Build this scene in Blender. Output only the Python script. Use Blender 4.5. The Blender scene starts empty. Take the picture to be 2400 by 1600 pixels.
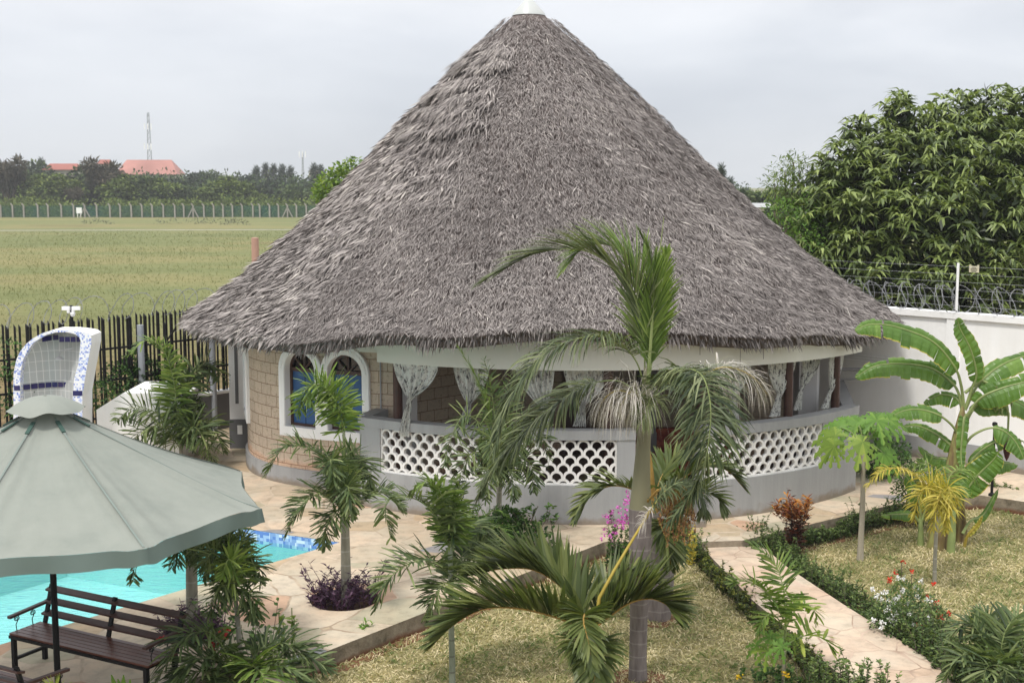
import bpy, math, random
import numpy as np
from mathutils import Vector
from mathutils.geometry import tessellate_polygon
random.seed(7); rng = np.random.default_rng(7)
rad = math.radians; PI = math.pi
scene = bpy.context.scene
COL = scene.collection
# ---------------------------------------------------------------- camera
H = 6.0; FPX = 3000.0; HZ = 435.0
PITCH = math.atan((800 - HZ) / FPX)
cam = bpy.data.cameras.new('camera'); camo = bpy.data.objects.new('camera', cam); COL.objects.link(camo)
camo.location = (0, 0, H); camo.rotation_euler = (PI / 2 - PITCH, 0, 0)
cam.sensor_width = 36; cam.lens = 36 * FPX / 2400
cam.clip_end = 6000; cam.dof.use_dof = True; cam.dof.focus_distance = 20.5; cam.dof.aperture_fstop = 3.2
scene.camera = camo
# ---------------------------------------------------------------- world
SUN_EL = rad(60); SUN_AZ = Vector((-0.52, -0.80))       # where the sun stands, seen from the ground
w = bpy.data.worlds.new('World'); scene.world = w; w.use_nodes = True
nt = w.node_tree; nt.nodes.clear(); N = nt.nodes.new; LK = nt.links.new
sky = N('ShaderNodeTexSky'); sky.sky_type = 'NISHITA'; sky.sun_disc = False
sky.sun_elevation = SUN_EL; sky.sun_rotation = math.atan2(SUN_AZ.x, SUN_AZ.y)
b1 = N('ShaderNodeBackground'); b1.inputs[1].default_value = 0.1; LK(sky.outputs[0], b1.inputs[0])
tc = N('ShaderNodeTexCoord'); sep = N('ShaderNodeSeparateXYZ'); LK(tc.outputs['Generated'], sep.inputs[0])
gr_ = N('ShaderNodeValToRGB'); LK(sep.outputs[2], gr_.inputs[0])
e = gr_.color_ramp.elements
e[0].position = 0.0; e[0].color = (.56, .59, .63, 1)
e[1].position = 1.0; e[1].color = (1.35, 1.36, 1.36, 1)
for p, c in ((.05, (.59, .62, .67)), (.11, (.69, .715, .76)), (.17, (.79, .80, .825)), (.45, (1.15, 1.16, 1.18))):
    k = e.new(p); k.color = (*c, 1)
mp = N('ShaderNodeMapping'); mp.inputs['Scale'].default_value = (1.5, 1.5, 6.0); LK(tc.outputs['Generated'], mp.inputs[0])
nz = N('ShaderNodeTexNoise'); nz.inputs['Scale'].default_value = 1.8; nz.inputs['Detail'].default_value = 5; nz.inputs['Distortion'].default_value = .4
LK(mp.outputs[0], nz.inputs['Vector'])
cr = N('ShaderNodeValToRGB'); cr.color_ramp.elements[0].position = .35; cr.color_ramp.elements[0].color = (.86, .87, .89, 1)
cr.color_ramp.elements[1].position = .65; cr.color_ramp.elements[1].color = (1.10, 1.09, 1.08, 1); LK(nz.outputs[0], cr.inputs[0])
mu = N('ShaderNodeMix'); mu.data_type = 'RGBA'; mu.blend_type = 'MULTIPLY'; mu.inputs[0].default_value = 1
LK(gr_.outputs[0], mu.inputs[6]); LK(cr.outputs[0], mu.inputs[7])
b2 = N('ShaderNodeBackground'); b2.inputs[1].default_value = 1.0; LK(mu.outputs[2], b2.inputs[0])
mx = N('ShaderNodeMixShader'); mx.inputs[0].default_value = .93; LK(b1.outputs[0], mx.inputs[1]); LK(b2.outputs[0], mx.inputs[2])
wo = N('ShaderNodeOutputWorld'); LK(mx.outputs[0], wo.inputs[0])
# ---------------------------------------------------------------- sun
sl = bpy.data.lights.new('sun', 'SUN'); so = bpy.data.objects.new('sun', sl); COL.objects.link(so)
sl.energy = 2.0; sl.angle = rad(8); sl.color = (1, .955, .88)
sd = Vector((SUN_AZ.x, SUN_AZ.y, 0)).normalized() * math.cos(SUN_EL) + Vector((0, 0, math.sin(SUN_EL)))
so.rotation_euler = sd.to_track_quat('Z', 'Y').to_euler()
vs = scene.view_settings; vs.view_transform = 'Standard'; vs.look = 'None'; vs.exposure = 0.32; vs.gamma = 1
scene.cycles.max_bounces = 6; scene.cycles.transparent_max_bounces = 8

# ---------------------------------------------------------------- projection helpers
_F = np.array([0, math.cos(PITCH), -math.sin(PITCH)]); _U = np.array([0, math.sin(PITCH), math.cos(PITCH)])
def ray(px, py): return np.array([px - 1200.0, 0, 0]) + _F * FPX + _U * (800 - py)
def gnd(px, py, z=0.0):
    d = ray(px, py); t = (z - H) / d[2]; return (d[0] * t, d[1] * t)
def at(px, py, D):
    d = ray(px, py); t = D / d[1]; return Vector((d[0] * t, D, H + d[2] * t))
# ---------------------------------------------------------------- objects
def tag(o, label=None, cat=None, group=None, kind=None):
    for k, v in (('label', label), ('category', cat), ('group', group), ('kind', kind)):
        if v: o[k] = v
    return o
def thing(name, label, cat, loc=(0, 0, 0), rz=0, group=None):
    o = bpy.data.objects.new(name, None); COL.objects.link(o); o.location = loc; o.rotation_euler = (0, 0, rz)
    o.empty_display_size = .1
    return tag(o, label, cat, group)
def copytree(o, parent=None):
    c = o.copy(); COL.objects.link(c)
    if parent: c.parent = parent
    for ch in list(o.children): copytree(ch, c)
    return c
class MB:
    """collects geometry (world coordinates) for one mesh object"""
    def __init__(s): s.V = []; s.n = 0; s.L = []; s.T = []; s.M = []; s.C = []; s.UV = None; s.uvs = []
    def arr(s, V, F, m=0, tint=.5):
        V = np.asarray(V, float).reshape(-1, 3); F = np.asarray(F, int)
        s.V.append(V); s.L.append((F + s.n).ravel()); k = len(F)
        s.T.append(np.full(k, F.shape[1])); s.M.append(np.full(k, m))
        t = np.asarray(tint, float); s.C.append(np.full(k, float(t)) if t.ndim == 0 else t)
        s.n += len(V)
    def face(s, pts, m=0, tint=.5): s.arr(pts, [list(range(len(pts)))], m, tint)
    def box(s, c, d, m=0, rz=0, tint=.5, ax=None):
        q = np.array([[x, y, z] for x in (-.5, .5) for y in (-.5, .5) for z in (-.5, .5)]) * np.array(d)
        if ax is not None: q = q @ np.array(ax)      # rows = local axes
        elif rz: c_, s_ = math.cos(rz), math.sin(rz); q = q @ np.array([[c_, s_, 0], [-s_, c_, 0], [0, 0, 1]])
        s.arr(q + np.array(c), [[0, 1, 3, 2], [4, 6, 7, 5], [0, 4, 5, 1], [2, 3, 7, 6], [0, 2, 6, 4], [1, 5, 7, 3]], m, tint)
    def bar(s, a, b, wd, th, m=0, up=(0, 0, 1), tint=.5):
        a = Vector(a); b = Vector(b); x = (b - a); l = x.length; x.normalize(); u = Vector(up)
        y = u.cross(x)
        if y.length < 1e-4: y = Vector((1, 0, 0)).cross(x)
        y.normalize(); z = x.cross(y)
        s.box((a + b) / 2, (l, wd, th), m, tint=tint, ax=[list(x), list(y), list(z)])
    def tube(s, P, R, n=8, m=0, caps=True, tint=.5):
        P = np.array([list(p) for p in P], float); k = len(P)
        R = np.full(k, R) if np.isscalar(R) else np.array(R, float)
        T = np.gradient(P, axis=0); T /= np.linalg.norm(T, axis=1)[:, None] + 1e-9
        ref = np.array([0, 0, 1.0]) if abs(T[0][2]) < .9 else np.array([1.0, 0, 0])
        A = np.cross(T, ref); A /= np.linalg.norm(A, axis=1)[:, None] + 1e-9
        for i in range(1, k):
            a = A[i - 1] - T[i] * (A[i - 1] @ T[i]); A[i] = a / (np.linalg.norm(a) + 1e-9)
        B = np.cross(T, A); th = np.arange(n) * 2 * PI / n
        V = P[:, None] + R[:, None, None] * (A[:, None] * np.cos(th)[None, :, None] + B[:, None] * np.sin(th)[None, :, None])
        i = np.arange(k - 1)[:, None] * n; j = np.arange(n)[None]; j2 = (j + 1) % n
        F = np.stack([i + j, i + j2, i + n + j2, i + n + j], -1).reshape(-1, 4)
        s.arr(V, F, m, tint)
        if caps:
            s.arr(V[0][::-1], [list(range(n))], m, tint); s.arr(V[-1], [list(range(n))], m, tint)
    def lathe(s, prof, c, n=24, m=0, tint=.5, a0=0, a1=2 * PI):
        full = abs(a1 - a0 - 2 * PI) < 1e-6; k = n if full else n + 1
        th = a0 + (a1 - a0) * np.arange(k) / n; pr = np.array(prof, float)
        V = np.stack([c[0] + pr[:, None, 0] * np.cos(th), c[1] + pr[:, None, 0] * np.sin(th), c[2] + np.repeat(pr[:, None, 1], k, 1)], -1)
        s.grid(V, m, tint, wrap=full)
    def grid(s, V, m=0, tint=.5, wrap=False):
        V = np.asarray(V, float); a, b = V.shape[:2]
        i = np.arange(a - 1)[:, None] * b; j = np.arange(b if wrap else b - 1)[None]; j2 = (j + 1) % b
        s.arr(V, np.stack([i + j, i + j2, i + b + j2, i + b + j], -1).reshape(-1, 4), m, tint)
    def poly(s, outer, z, holes=(), m=0, tint=.5):
        loops = [[Vector((p[0], p[1], 0)) for p in l] for l in [outer] + list(holes)]
        tr = tessellate_polygon(loops); pts = [p for l in loops for p in l]
        V = [(p.x, p.y, z) for p in pts]; F = []
        for t in tr:
            a, b, c = (pts[i] for i in t)
            F.append(t if (b - a).cross(c - a).z > 0 else t[::-1])
        s.arr(V, F, m, tint)
    def skirt(s, loop, z0, z1, m=0, closed=True, tint=.5):
        l = list(loop); k = len(l)
        for i in range(k if closed else k - 1):
            a, b = l[i], l[(i + 1) % k]
            s.face([(a[0], a[1], z0), (b[0], b[1], z0), (b[0], b[1], z1), (a[0], a[1], z1)], m, tint)
    def slab(s, loop, z0, z1, m=0, ms=None, tint=.5):
        s.poly(loop, z1, (), m, tint); s.skirt(loop, z0, z1, m if ms is None else ms)
    def leaves(s, P, Dr, Ln, Wd, Nr=None, bend=0.0, m=0, tint=.5, mid=.45):
        """vectorised leaf blades: pointed, two quads deep, bent downwards"""
        P = np.asarray(P, float); k = len(P)
        if not k: return
        Dr = np.asarray(Dr, float); Dr = Dr / (np.linalg.norm(Dr, axis=1)[:, None] + 1e-9)
        Ln = np.broadcast_to(Ln, k)[:, None]; Wd = np.broadcast_to(Wd, k)[:, None]; bend = np.broadcast_to(bend, k)[:, None]
        if Nr is None: Nr = np.array([0, 0, 1.0]) + rng.normal(0, .45, (k, 3))
        S = np.cross(Dr, Nr); S /= np.linalg.norm(S, axis=1)[:, None] + 1e-9
        D2 = Dr - np.array([0, 0, 1.0]) * bend; D2 /= np.linalg.norm(D2, axis=1)[:, None] + 1e-9
        M_ = P + Dr * Ln * mid; T = M_ + D2 * Ln * (1 - mid)
        V = np.stack([P - S * Wd * .18, P + S * Wd * .18, M_ + S * Wd * .5, M_ - S * Wd * .5, T + S * Wd * .05, T - S * Wd * .05], 1)
        o = np.arange(k)[:, None] * 6
        F = np.concatenate([o + [0, 1, 2, 3], o + [3, 2, 4, 5]], 0)
        t = np.asarray(tint, float); t = np.full(k, float(t)) if t.ndim == 0 else t
        s.arr(V, F, m, np.concatenate([t, t]))
    def build(s, name, mats, parent=None, smooth=False, label=None, cat=None, group=None, kind=None, origin=None):
        me = bpy.data.meshes.new(name)
        V = np.concatenate(s.V); L = np.concatenate(s.L); T = np.concatenate(s.T); M = np.concatenate(s.M); C = np.concatenate(s.C)
        o = bpy.data.objects.new(name, me); COL.objects.link(o)
        off = np.zeros(3)
        if parent is not None:
            pm = parent; mw = Vector((0, 0, 0)); rz = 0
            while pm is not None: mw = mw + pm.location; rz += pm.rotation_euler.z; pm = pm.parent
            V = V - np.array(mw)
            if rz: c_, s_ = math.cos(-rz), math.sin(-rz); V = V @ np.array([[c_, s_, 0], [-s_, c_, 0], [0, 0, 1]])
            o.parent = parent
        elif kind is None or origin is not None:
            off = np.array(origin) if origin is not None else np.array([(V[:, 0].min() + V[:, 0].max()) / 2, (V[:, 1].min() + V[:, 1].max()) / 2, V[:, 2].min()])
            V = V - off; o.location = off
        me.vertices.add(len(V)); me.vertices.foreach_set('co', V.astype(np.float32).ravel())
        me.loops.add(len(L)); me.loops.foreach_set('vertex_index', L.astype(np.int32))
        me.polygons.add(len(T)); me.polygons.foreach_set('loop_start', np.concatenate([[0], np.cumsum(T)[:-1]]).astype(np.int32))
        me.polygons.foreach_set('loop_total', T.astype(np.int32)); me.polygons.foreach_set('material_index', M.astype(np.int32))
        me.update(calc_edges=True)
        me.polygons.foreach_set('use_smooth', np.full(len(T), bool(smooth)))
        a = me.attributes.new('tint', 'FLOAT', 'FACE'); a.data.foreach_set('value', C.astype(np.float32))
        for m_ in (mats if isinstance(mats, (list, tuple)) else [mats]): me.materials.append(m_)
        return tag(o, label, cat, group, kind)

# ---------------------------------------------------------------- materials
def s2l(c): return tuple(((v / 255) / 12.92 if v <= 10 else (((v / 255) + .055) / 1.055) ** 2.4) for v in c)
class MT:
    def __init__(s, name, rough=.8, spec=.3):
        s.m = bpy.data.materials.new(name); s.m.use_nodes = True; s.t = s.m.node_tree
        s.b = s.t.nodes['Principled BSDF']; s.b.inputs['Roughness'].default_value = rough; s.b.inputs['Specular IOR Level'].default_value = spec
        s.tc = s.t.nodes.new('ShaderNodeTexCoord')
    def n(s, kind, **kw):
        x = s.t.nodes.new('ShaderNode' + kind)
        for k, v in kw.items():
            if k[0] == '_': setattr(x, k[1:], v)
            else: x.inputs[k.replace('0', ' ')].default_value = v
        return x
    def l(s, a, b): s.t.links.new(a, b)
    def vec(s, scale=(1, 1, 1), src='Object', rot=(0, 0, 0)):
        m = s.n('Mapping'); m.inputs['Scale'].default_value = scale; m.inputs['Rotation'].default_value = rot
        s.l(s.tc.outputs[src], m.inputs[0]); return m.outputs[0]
    def noise(s, sc, detail=4, vec=None, rough=.55, dist=0):
        x = s.n('TexNoise'); x.inputs['Scale'].default_value = sc; x.inputs['Detail'].default_value = detail
        x.inputs['Roughness'].default_value = rough; x.inputs['Distortion'].default_value = dist
        s.l(vec if vec is not None else s.tc.outputs['Object'], x.inputs['Vector']); return x.outputs[0]
    def ramp(s, fac, stops, interp='LINEAR'):
        r = s.n('ValToRGB'); r.color_ramp.interpolation = interp; el = r.color_ramp.elements
        while len(el) > 1: el.remove(el[-1])
        el[0].position = stops[0][0]; el[0].color = (*stops[0][1], 1)
        for p, c in stops[1:]: q = el.new(p); q.color = (*c, 1)
        s.l(fac, r.inputs[0]); return r.outputs[0]
    def mix(s, f, a, b, mode='MIX'):
        x = s.n('Mix', _data_type='RGBA', _blend_type=mode)
        for i, v in ((0, f), (6, a), (7, b)):
            if isinstance(v, (int, float)): x.inputs[i].default_value = v
            elif isinstance(v, tuple): x.inputs[i].default_value = (*v, 1)
            else: s.l(v, x.inputs[i])
        return x.outputs[2]
    def math(s, op, a, b=0.0):
        x = s.n('Math', _operation=op)
        for i, v in ((0, a), (1, b)):
            if isinstance(v, (int, float)): x.inputs[i].default_value = v
            else: s.l(v, x.inputs[i])
        return x.outputs[0]
    def col(s, c):
        if isinstance(c, tuple): s.b.inputs['Base Color'].default_value = (*c, 1)
        else: s.l(c, s.b.inputs['Base Color'])
        return s
    def bump(s, h, strength=.3, dist=.02):
        x = s.n('Bump'); x.inputs['Strength'].default_value = strength; x.inputs['Distance'].default_value = dist
        s.l(h, x.inputs['Height']); s.l(x.outputs[0], s.b.inputs['Normal']); return s
    def tint(s): x = s.n('Attribute', _attribute_name='tint'); return x.outputs['Fac']

def plain(name, c, rough=.8, var=.12, sc=3, spec=.3, bump=0, metal=0):
    m = MT(name, rough, spec); a = tuple(v * (1 - var) for v in c); b = tuple(min(1, v * (1 + var)) for v in c)
    nz = m.noise(sc, 6); m.col(m.ramp(nz, [(.3, a), (.7, b)]))
    if bump: m.bump(m.noise(sc * 12, 4), bump, .01)
    m.b.inputs['Metallic'].default_value = metal
    return m.m
def leafmat(name, dark, mid, light, trans=.3, rough=.5, spec=.35):
    m = MT(name, rough, spec); t = m.tint(); nz = m.noise(1.3, 3)
    f = m.math('ADD', t, m.math('MULTIPLY', m.math('SUBTRACT', nz, .5), .35))
    c = m.ramp(f, [(.05, dark), (.5, mid), (.95, light)]); m.col(c)
    if trans:
        tr = m.n('BsdfTranslucent'); m.l(m.mix(1.0, c, (1.25, 1.3, .6), 'MULTIPLY'), tr.inputs[0])
        mx = m.n('MixShader'); mx.inputs[0].default_value = trans
        out = m.t.nodes['Material Output']; m.l(m.b.outputs[0], mx.inputs[1]); m.l(tr.outputs[0], mx.inputs[2]); m.l(mx.outputs[0], out.inputs[0])
    return m.m
def weathered(name, base, streak, splash):
    m = MT(name, .68, .25); big = m.noise(.9, 5); st = m.noise(1, 6, m.vec((5, 5, .45)), rough=.7); sp = m.n('SeparateXYZ'); m.l(m.n('NewGeometry').outputs['Position'], sp.inputs[0])
    c = m.mix(1.0, base, m.ramp(big, [(.3, (.94, .94, .94)), (.7, (1.05, 1.05, 1.05))]), 'MULTIPLY')
    c = m.mix(1.0, c, m.ramp(st, [(.42, (1, 1, 1)), (.66, streak)]), 'MULTIPLY')
    c = m.mix(1.0, c, m.ramp(m.math('SUBTRACT', sp.outputs[2], m.math('MULTIPLY', m.noise(3.5, 6), .38)), [(.10, splash), (.22, (1, 1, 1))]), 'MULTIPLY')
    m.col(c); m.bump(m.noise(14, 6, rough=.6), .22, .012); return m.m
# ---------------------------------------------------------------- shared materials
M_lawn = MT('lawn_soil', .95, .1); _a = M_lawn.noise(.9, 5); _b = M_lawn.noise(14, 6)
M_lawn.col(M_lawn.mix(.5, M_lawn.ramp(_a, [(.3, (.12, .12, .05)), (.7, (.25, .21, .11))]), M_lawn.ramp(_b, [(.3, (.13, .12, .04)), (.6, (.42, .36, .19)), (.75, (.55, .47, .28))])))
M_lawn.bump(M_lawn.noise(40, 3), .6, .02); M_lawn = M_lawn.m
M_blade = leafmat('grass_blade', (.12, .18, .05), (.43, .39, .20), (.78, .67, .46), .25, .7, .15)
m = MT('field_grass', .95, .1); v1 = m.vec((.022, .05, 1)); v2 = m.vec((.10, .22, 1)); v3 = m.vec((.9, 1.6, 1))
c1 = m.ramp(m.noise(1, 5, v1, dist=.6), [(.3, (.10, .13, .05)), (.5, (.165, .18, .075)), (.60, (.25, .215, .10)), (.70, (.135, .10, .055))])
c2 = m.ramp(m.noise(1, 6, v2), [(.3, (.10, .13, .05)), (.55, (.175, .18, .075)), (.75, (.25, .22, .115))])
c3 = m.ramp(m.noise(1, 5, v3), [(.3, (.10, .12, .045)), (.7, (.32, .30, .13))])
cc = m.mix(.26, m.mix(.25, c1, c2), c3)
spt = m.n('SeparateXYZ'); m.l(m.tc.outputs['Object'], spt.inputs[0])
near = m.n('MapRange'); near.inputs[1].default_value = 34; near.inputs[2].default_value = 60; near.inputs[3].default_value = 1; near.inputs[4].default_value = 0
m.l(m.math('ADD', spt.outputs[1], m.math('MULTIPLY', m.noise(1, 5, v2), 24)), near.inputs[0])
near.inputs[1].default_value = 46; near.inputs[2].default_value = 74
cc = m.mix(near.outputs[0], cc, m.ramp(m.noise(1.2, 6), [(.35, (.12, .085, .045)), (.6, (.22, .155, .085)), (.8, (.17, .17, .06))]))
m.col(cc); m.bump(m.noise(3, 6), .8, .15); M_field = m.m
M_fieldblade = leafmat('field_blade', (.085, .11, .045), (.165, .18, .075), (.27, .25, .12), .2, .8, .1)

def flag(name, cols, sc=1.15, grout=(.56, .46, .35)):
    m = MT(name, .75, .25)
    d = m.n('TexNoise'); d.inputs['Scale'].default_value = 1.5; m.l(m.tc.outputs['Object'], d.inputs['Vector'])
    vv = m.mix(.22, m.vec(), d.outputs['Color'], 'ADD'); vv = m.mix(1.0, vv, (1, 1, 0), 'MULTIPLY')
    v = m.n('TexVoronoi', _feature='F1'); v.inputs['Scale'].default_value = sc; m.l(vv, v.inputs['Vector'])
    ed = m.n('TexVoronoi', _feature='DISTANCE_TO_EDGE'); ed.inputs['Scale'].default_value = sc; m.l(vv, ed.inputs['Vector'])
    wn = m.n('TexWhiteNoise', _noise_dimensions='3D'); m.l(v.outputs['Position'], wn.inputs[0])
    c = m.ramp(wn.outputs['Value'], cols, 'CONSTANT')
    fine = m.ramp(m.noise(5, 8, rough=.7), [(.3, (.74, .72, .70)), (.5, (1, .98, .96)), (.72, (1.14, 1.1, 1.06))])
    c = m.mix(1.0, c, fine, 'MULTIPLY')
    blot = m.ramp(m.noise(1.1, 4), [(.35, (1.05, .96, .9)), (.6, (.97, 1, 1)), (.75, (.9, .92, .95))]); c = m.mix(.8, c, blot, 'MULTIPLY')
    j = m.ramp(m.math('ADD', ed.outputs[0], m.math('MULTIPLY', m.math('SUBTRACT', m.noise(30, 2), .5), .02)), [(.010, (0, 0, 0)), (.024, (1, 1, 1))])
    jx = m.n('RGBToBW'); m.l(j, jx.inputs[0])
    gc = m.ramp(m.noise(1.7, 4), [(.4, (grout[0] * .62, grout[1] * .58, grout[2] * .55)), (.6, grout)])
    m.col(m.mix(jx.outputs[0], gc, c)); m.bump(m.math('ADD', jx.outputs[0], m.math('MULTIPLY', m.noise(20, 4), .5)), .35, .008)
    return m.m
SAND = (.50, .43, .335); CREAM = (.57, .49, .39); PEACH = (.52, .35, .25); ORNG = (.56, .38, .18); GREY = (.27, .275, .29); OLIVE = (.42, .385, .29)
M_flag = flag('flagstone', [(0, SAND), (.22, CREAM), (.42, (.47, .38, .27)), (.58, OLIVE), (.70, CREAM), (.80, PEACH), (.88, SAND), (.925, ORNG), (.955, GREY), (.975, OLIVE)])
M_flag2 = flag('path_stone', [(0, (.55, .45, .36)), (.3, (.58, .49, .39)), (.6, (.53, .42, .33)), (.85, (.55, .46, .37)), (.965, (.38, .38, .40)), (.975, (.55, .45, .36))], 1.9, (.56, .43, .34))
m = MT('kerb_concrete', .9, .15); sp = m.n('SeparateXYZ'); m.l(m.tc.outputs['Object'], sp.inputs[0])
k1 = m.ramp(m.noise(4, 7, rough=.7), [(.3, (.10, .085, .06)), (.5, (.24, .20, .15)), (.75, (.36, .31, .24))])
k2 = m.ramp(m.math('ADD', sp.outputs[2], m.math('MULTIPLY', m.noise(2.2, 5), .16)), [(.10, (1, 1, 1)), (.17, (0, 0, 0))])
kb = m.n('RGBToBW'); m.l(k2, kb.inputs[0]); m.col(m.mix(kb.outputs[0], k1, (.17, .075, .04))); m.bump(m.noise(25, 5), .5, .02); M_kerb = m.m
M_soil = plain('soil', (.085, .05, .032), .95, .5, 9, .1, .8)
M_soilred = plain('red_soil', (.20, .105, .06), .95, .4, 7, .1, .8)
M_white = weathered('white_paint', (.88, .88, .88), (.96, .955, .945), (.80, .74, .66))
M_cream = plain('cream_fascia', (.68, .68, .62), .6, .06, .5)
M_grey = weathered('grey_paint', (.345, .35, .355), (.88, .88, .88), (.74, .62, .50))
M_greyd = plain('dark_grey_paint', (.155, .155, .162), .65, .06, 1.5)
M_greyl = plain('light_grey_paint', (.52, .51, .51), .6, .04, 1.0)
M_brown = plain('brown_wood', (.055, .022, .016), .45, .3, 5, .5)
M_browndk = plain('dark_timber', (.05, .035, .028), .8, .3, 4)
M_black = plain('black_metal', (.012, .012, .013), .6, .2, 5, .2)
M_steel = plain('galvanised', (.42, .43, .45), .4, .12, 6, .5, 0, .7)
M_wire = plain('razor_steel', (.20, .205, .215), .55, .2, 6, .4)
M_pipe = plain('grey_pipe', (.33, .35, .38), .5, .12, 5)
m = MT('breeze_white', .65, .25); m.col(m.ramp(m.noise(3, 5), [(.35, (.72, .71, .69)), (.7, (.84, .83, .82))])); M_breeze = m.m

# ---------------------------------------------------------------- ground
E_ = (1.51, 20.29); K0 = (-2.26, 15.42); KD = (-6.2, 10.33)
LAWN_L = [(-8.2, 7.7), KD, K0, E_, gnd(1652, 1270), gnd(1764, 1430), gnd(1866, 1517), gnd(1962, 1604), (4.3, 11.5), (4.6, 7.7)]
PR = [gnd(1737, 1262), gnd(1790, 1303), gnd(1847, 1352), gnd(1971, 1436), gnd(2083, 1509), gnd(2226, 1604)]
LAWN_R = PR + [(5.9, 12.0), (7.2, 9.0), (16, 9.0), (16, 18.2), (9.39, 22.9), (8.76, 23.38), (7.0, 22.75)]
mb = MB(); mb.poly(LAWN_L[::1], 0); mb.poly(LAWN_R, 0); mb.build('lawn', M_lawn, kind='structure')
mb = MB()
pth = [gnd(1652, 1270), gnd(1764, 1430), gnd(1866, 1517), gnd(1962, 1604), (4.3, 11.5), (4.6, 7.7), (7.8, 7.7), (5.9, 12.0)] + PR[::-1]
pth[0] = (3.10, 20.29); pth[-1] = (3.76, 20.37)
mb.poly(pth, .15); mb.skirt(pth, -.05, .15, 1); mb.build('path', [M_flag2, M_kerb], kind='structure')
POOL = [(-2.80, 20.26), (-9.6, 11.6), (-14.0, 14.6), (-8.2, 22.9)]
mb = MB(); mb.poly([(-1500, -40), (1500, -40), (1500, 3000), (-1500, 3000)], -.06, [POOL]); mb.build('field', M_field, kind='structure')
def circ(c, r, n=36, k=.0): return [(c[0] + r * (1 + k * math.sin(3 * t * 2 * PI / n)) * math.cos(t * 2 * PI / n), c[1] + r * math.sin(t * 2 * PI / n)) for t in range(n)]
BEDS = [((-2.35, 17.36), .49), ((-4.12, 15.98), .42), ((-3.2, 14.15), .62)]
PAT = [KD, K0, E_, (3.10, 20.29), (3.76, 20.37), (7.0, 22.8), (8.76, 23.45), (9.39, 22.96), (16, 18.3), (16, 22), (4, 33.5), (4, 38), (-4, 38), (-4, 33.8), (-10.35, 26.05), (-17, 18.1), (-17, 10.33)]
mb = MB(); mb.poly(PAT, .25, [POOL] + [circ(c, r, 36, .04) for c, r in BEDS])
mb.skirt(PAT, -.1, .25, 1)
for c, r in BEDS: mb.skirt(circ(c, r, 36, .04)[::-1], .12, .25, 1)
mb.build('patio', [M_flag, M_kerb], kind='structure')
mb = MB()
for c, r in BEDS: mb.poly(circ(c, r + .02), .17)
mb.poly([(p[0] + .0, p[1]) for p in [(-2.35, 15.2), (-2.05, 15.35), (1.4, 19.9), (1.55, 20.1), (1.50, 20.27), (-2.28, 15.40)]], .006, m=1)
mb.poly(circ((1.54, 15.06), .34, 20, .1), .008, m=1)
mb.poly(circ((2.03, 17.3), .40, 20, .1), .008, m=1)
for a, b, wd in ((gnd(1655, 1275), gnd(1962, 1604), .28), (gnd(1962, 1604), (4.3, 11.6), .28)):
    a = np.array(a); b = np.array(b); d = (b - a) / np.linalg.norm(b - a); nrm = np.array([-d[1], d[0]]) * -1
    if nrm[0] > 0: nrm = -nrm
    mb.poly([a, b, b + nrm * wd, a + nrm * wd][::1], .007, m=1)
for i in range(len(PR) - 1):
    a = np.array(PR[i]); b = np.array(PR[i + 1]); d = (b - a) / np.linalg.norm(b - a); nrm = np.array([-d[1], d[0]])
    if nrm[0] < 0: nrm = -nrm
    mb.poly([a, b, b + nrm * .42, a + nrm * .42], .007, m=1)
a = np.array((3.78, 20.33)); b = np.array((7.0, 22.72)); nrm = np.array([.6, -.8]); mb.poly([a, b, b + nrm * .45, a + nrm * .45], .010, m=1)
mb.build('bed_soil', [M_soil, M_soilred], kind='structure')

# ---------------------------------------------------------------- pool
m = MT('pool_tiles', .25, .5); bk = m.n('TexBrick'); m.l(m.vec((1, 1, 1)), bk.inputs['Vector'])
v = m.n('TexVoronoi', _feature='F1', _distance='CHEBYCHEV'); v.inputs['Scale'].default_value = 19; v.inputs['Randomness'].default_value = 0; m.l(m.vec((1, .0, 1), rot=(0, 0, .45)), v.inputs['Vector'])
wn = m.n('TexWhiteNoise'); m.l(v.outputs['Position'], wn.inputs[0])
m.col(m.ramp(wn.outputs['Value'], [(0, (.12, .22, .55)), (.3, (.35, .48, .72)), (.55, (.62, .70, .80)), (.75, (.22, .34, .62))], 'CONSTANT')); M_pt = m.m
M_pf = plain('pool_plaster', (.36, .70, .68), .5, .04, .5)
mb = MB(); mb.poly(POOL, -1.15, m=0)
PL = POOL[::-1]
area = sum(PL[i][0] * PL[(i + 1) % 4][1] - PL[(i + 1) % 4][0] * PL[i][1] for i in range(4))
if area > 0: PL = PL[::-1]
mb.skirt(PL, -1.15, .02, 0); mb.skirt(PL, .02, .246, 1)
mb.build('pool_basin', [M_pf, M_pt], kind='structure')
m = MT('pool_water', .04, .5); nt2 = m.t; wv = m.noise(2.2, 3, m.vec((1.2, 3.0, 1)), dist=.6); wv2 = m.noise(9, 2, m.vec((1, 2.2, 1)))
bp_ = m.n('Bump'); bp_.inputs['Strength'].default_value = .5; bp_.inputs['Distance'].default_value = .05; m.l(m.math('ADD', wv, m.math('MULTIPLY', wv2, .4)), bp_.inputs['Height'])
tb = m.n('BsdfTransparent'); tb.inputs[0].default_value = (.80, .97, .98, 1); gb_ = m.n('BsdfGlossy'); gb_.inputs['Roughness'].default_value = .03; m.l(bp_.outputs[0], gb_.inputs['Normal'])
fr_ = m.n('Fresnel'); fr_.inputs[0].default_value = 1.33; m.l(bp_.outputs[0], fr_.inputs['Normal']); mx_ = m.n('MixShader'); m.l(fr_.outputs[0], mx_.inputs[0]); m.l(tb.outputs[0], mx_.inputs[1]); m.l(gb_.outputs[0], mx_.inputs[2]); m.l(mx_.outputs[0], nt2.nodes['Material Output'].inputs[0])
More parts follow.
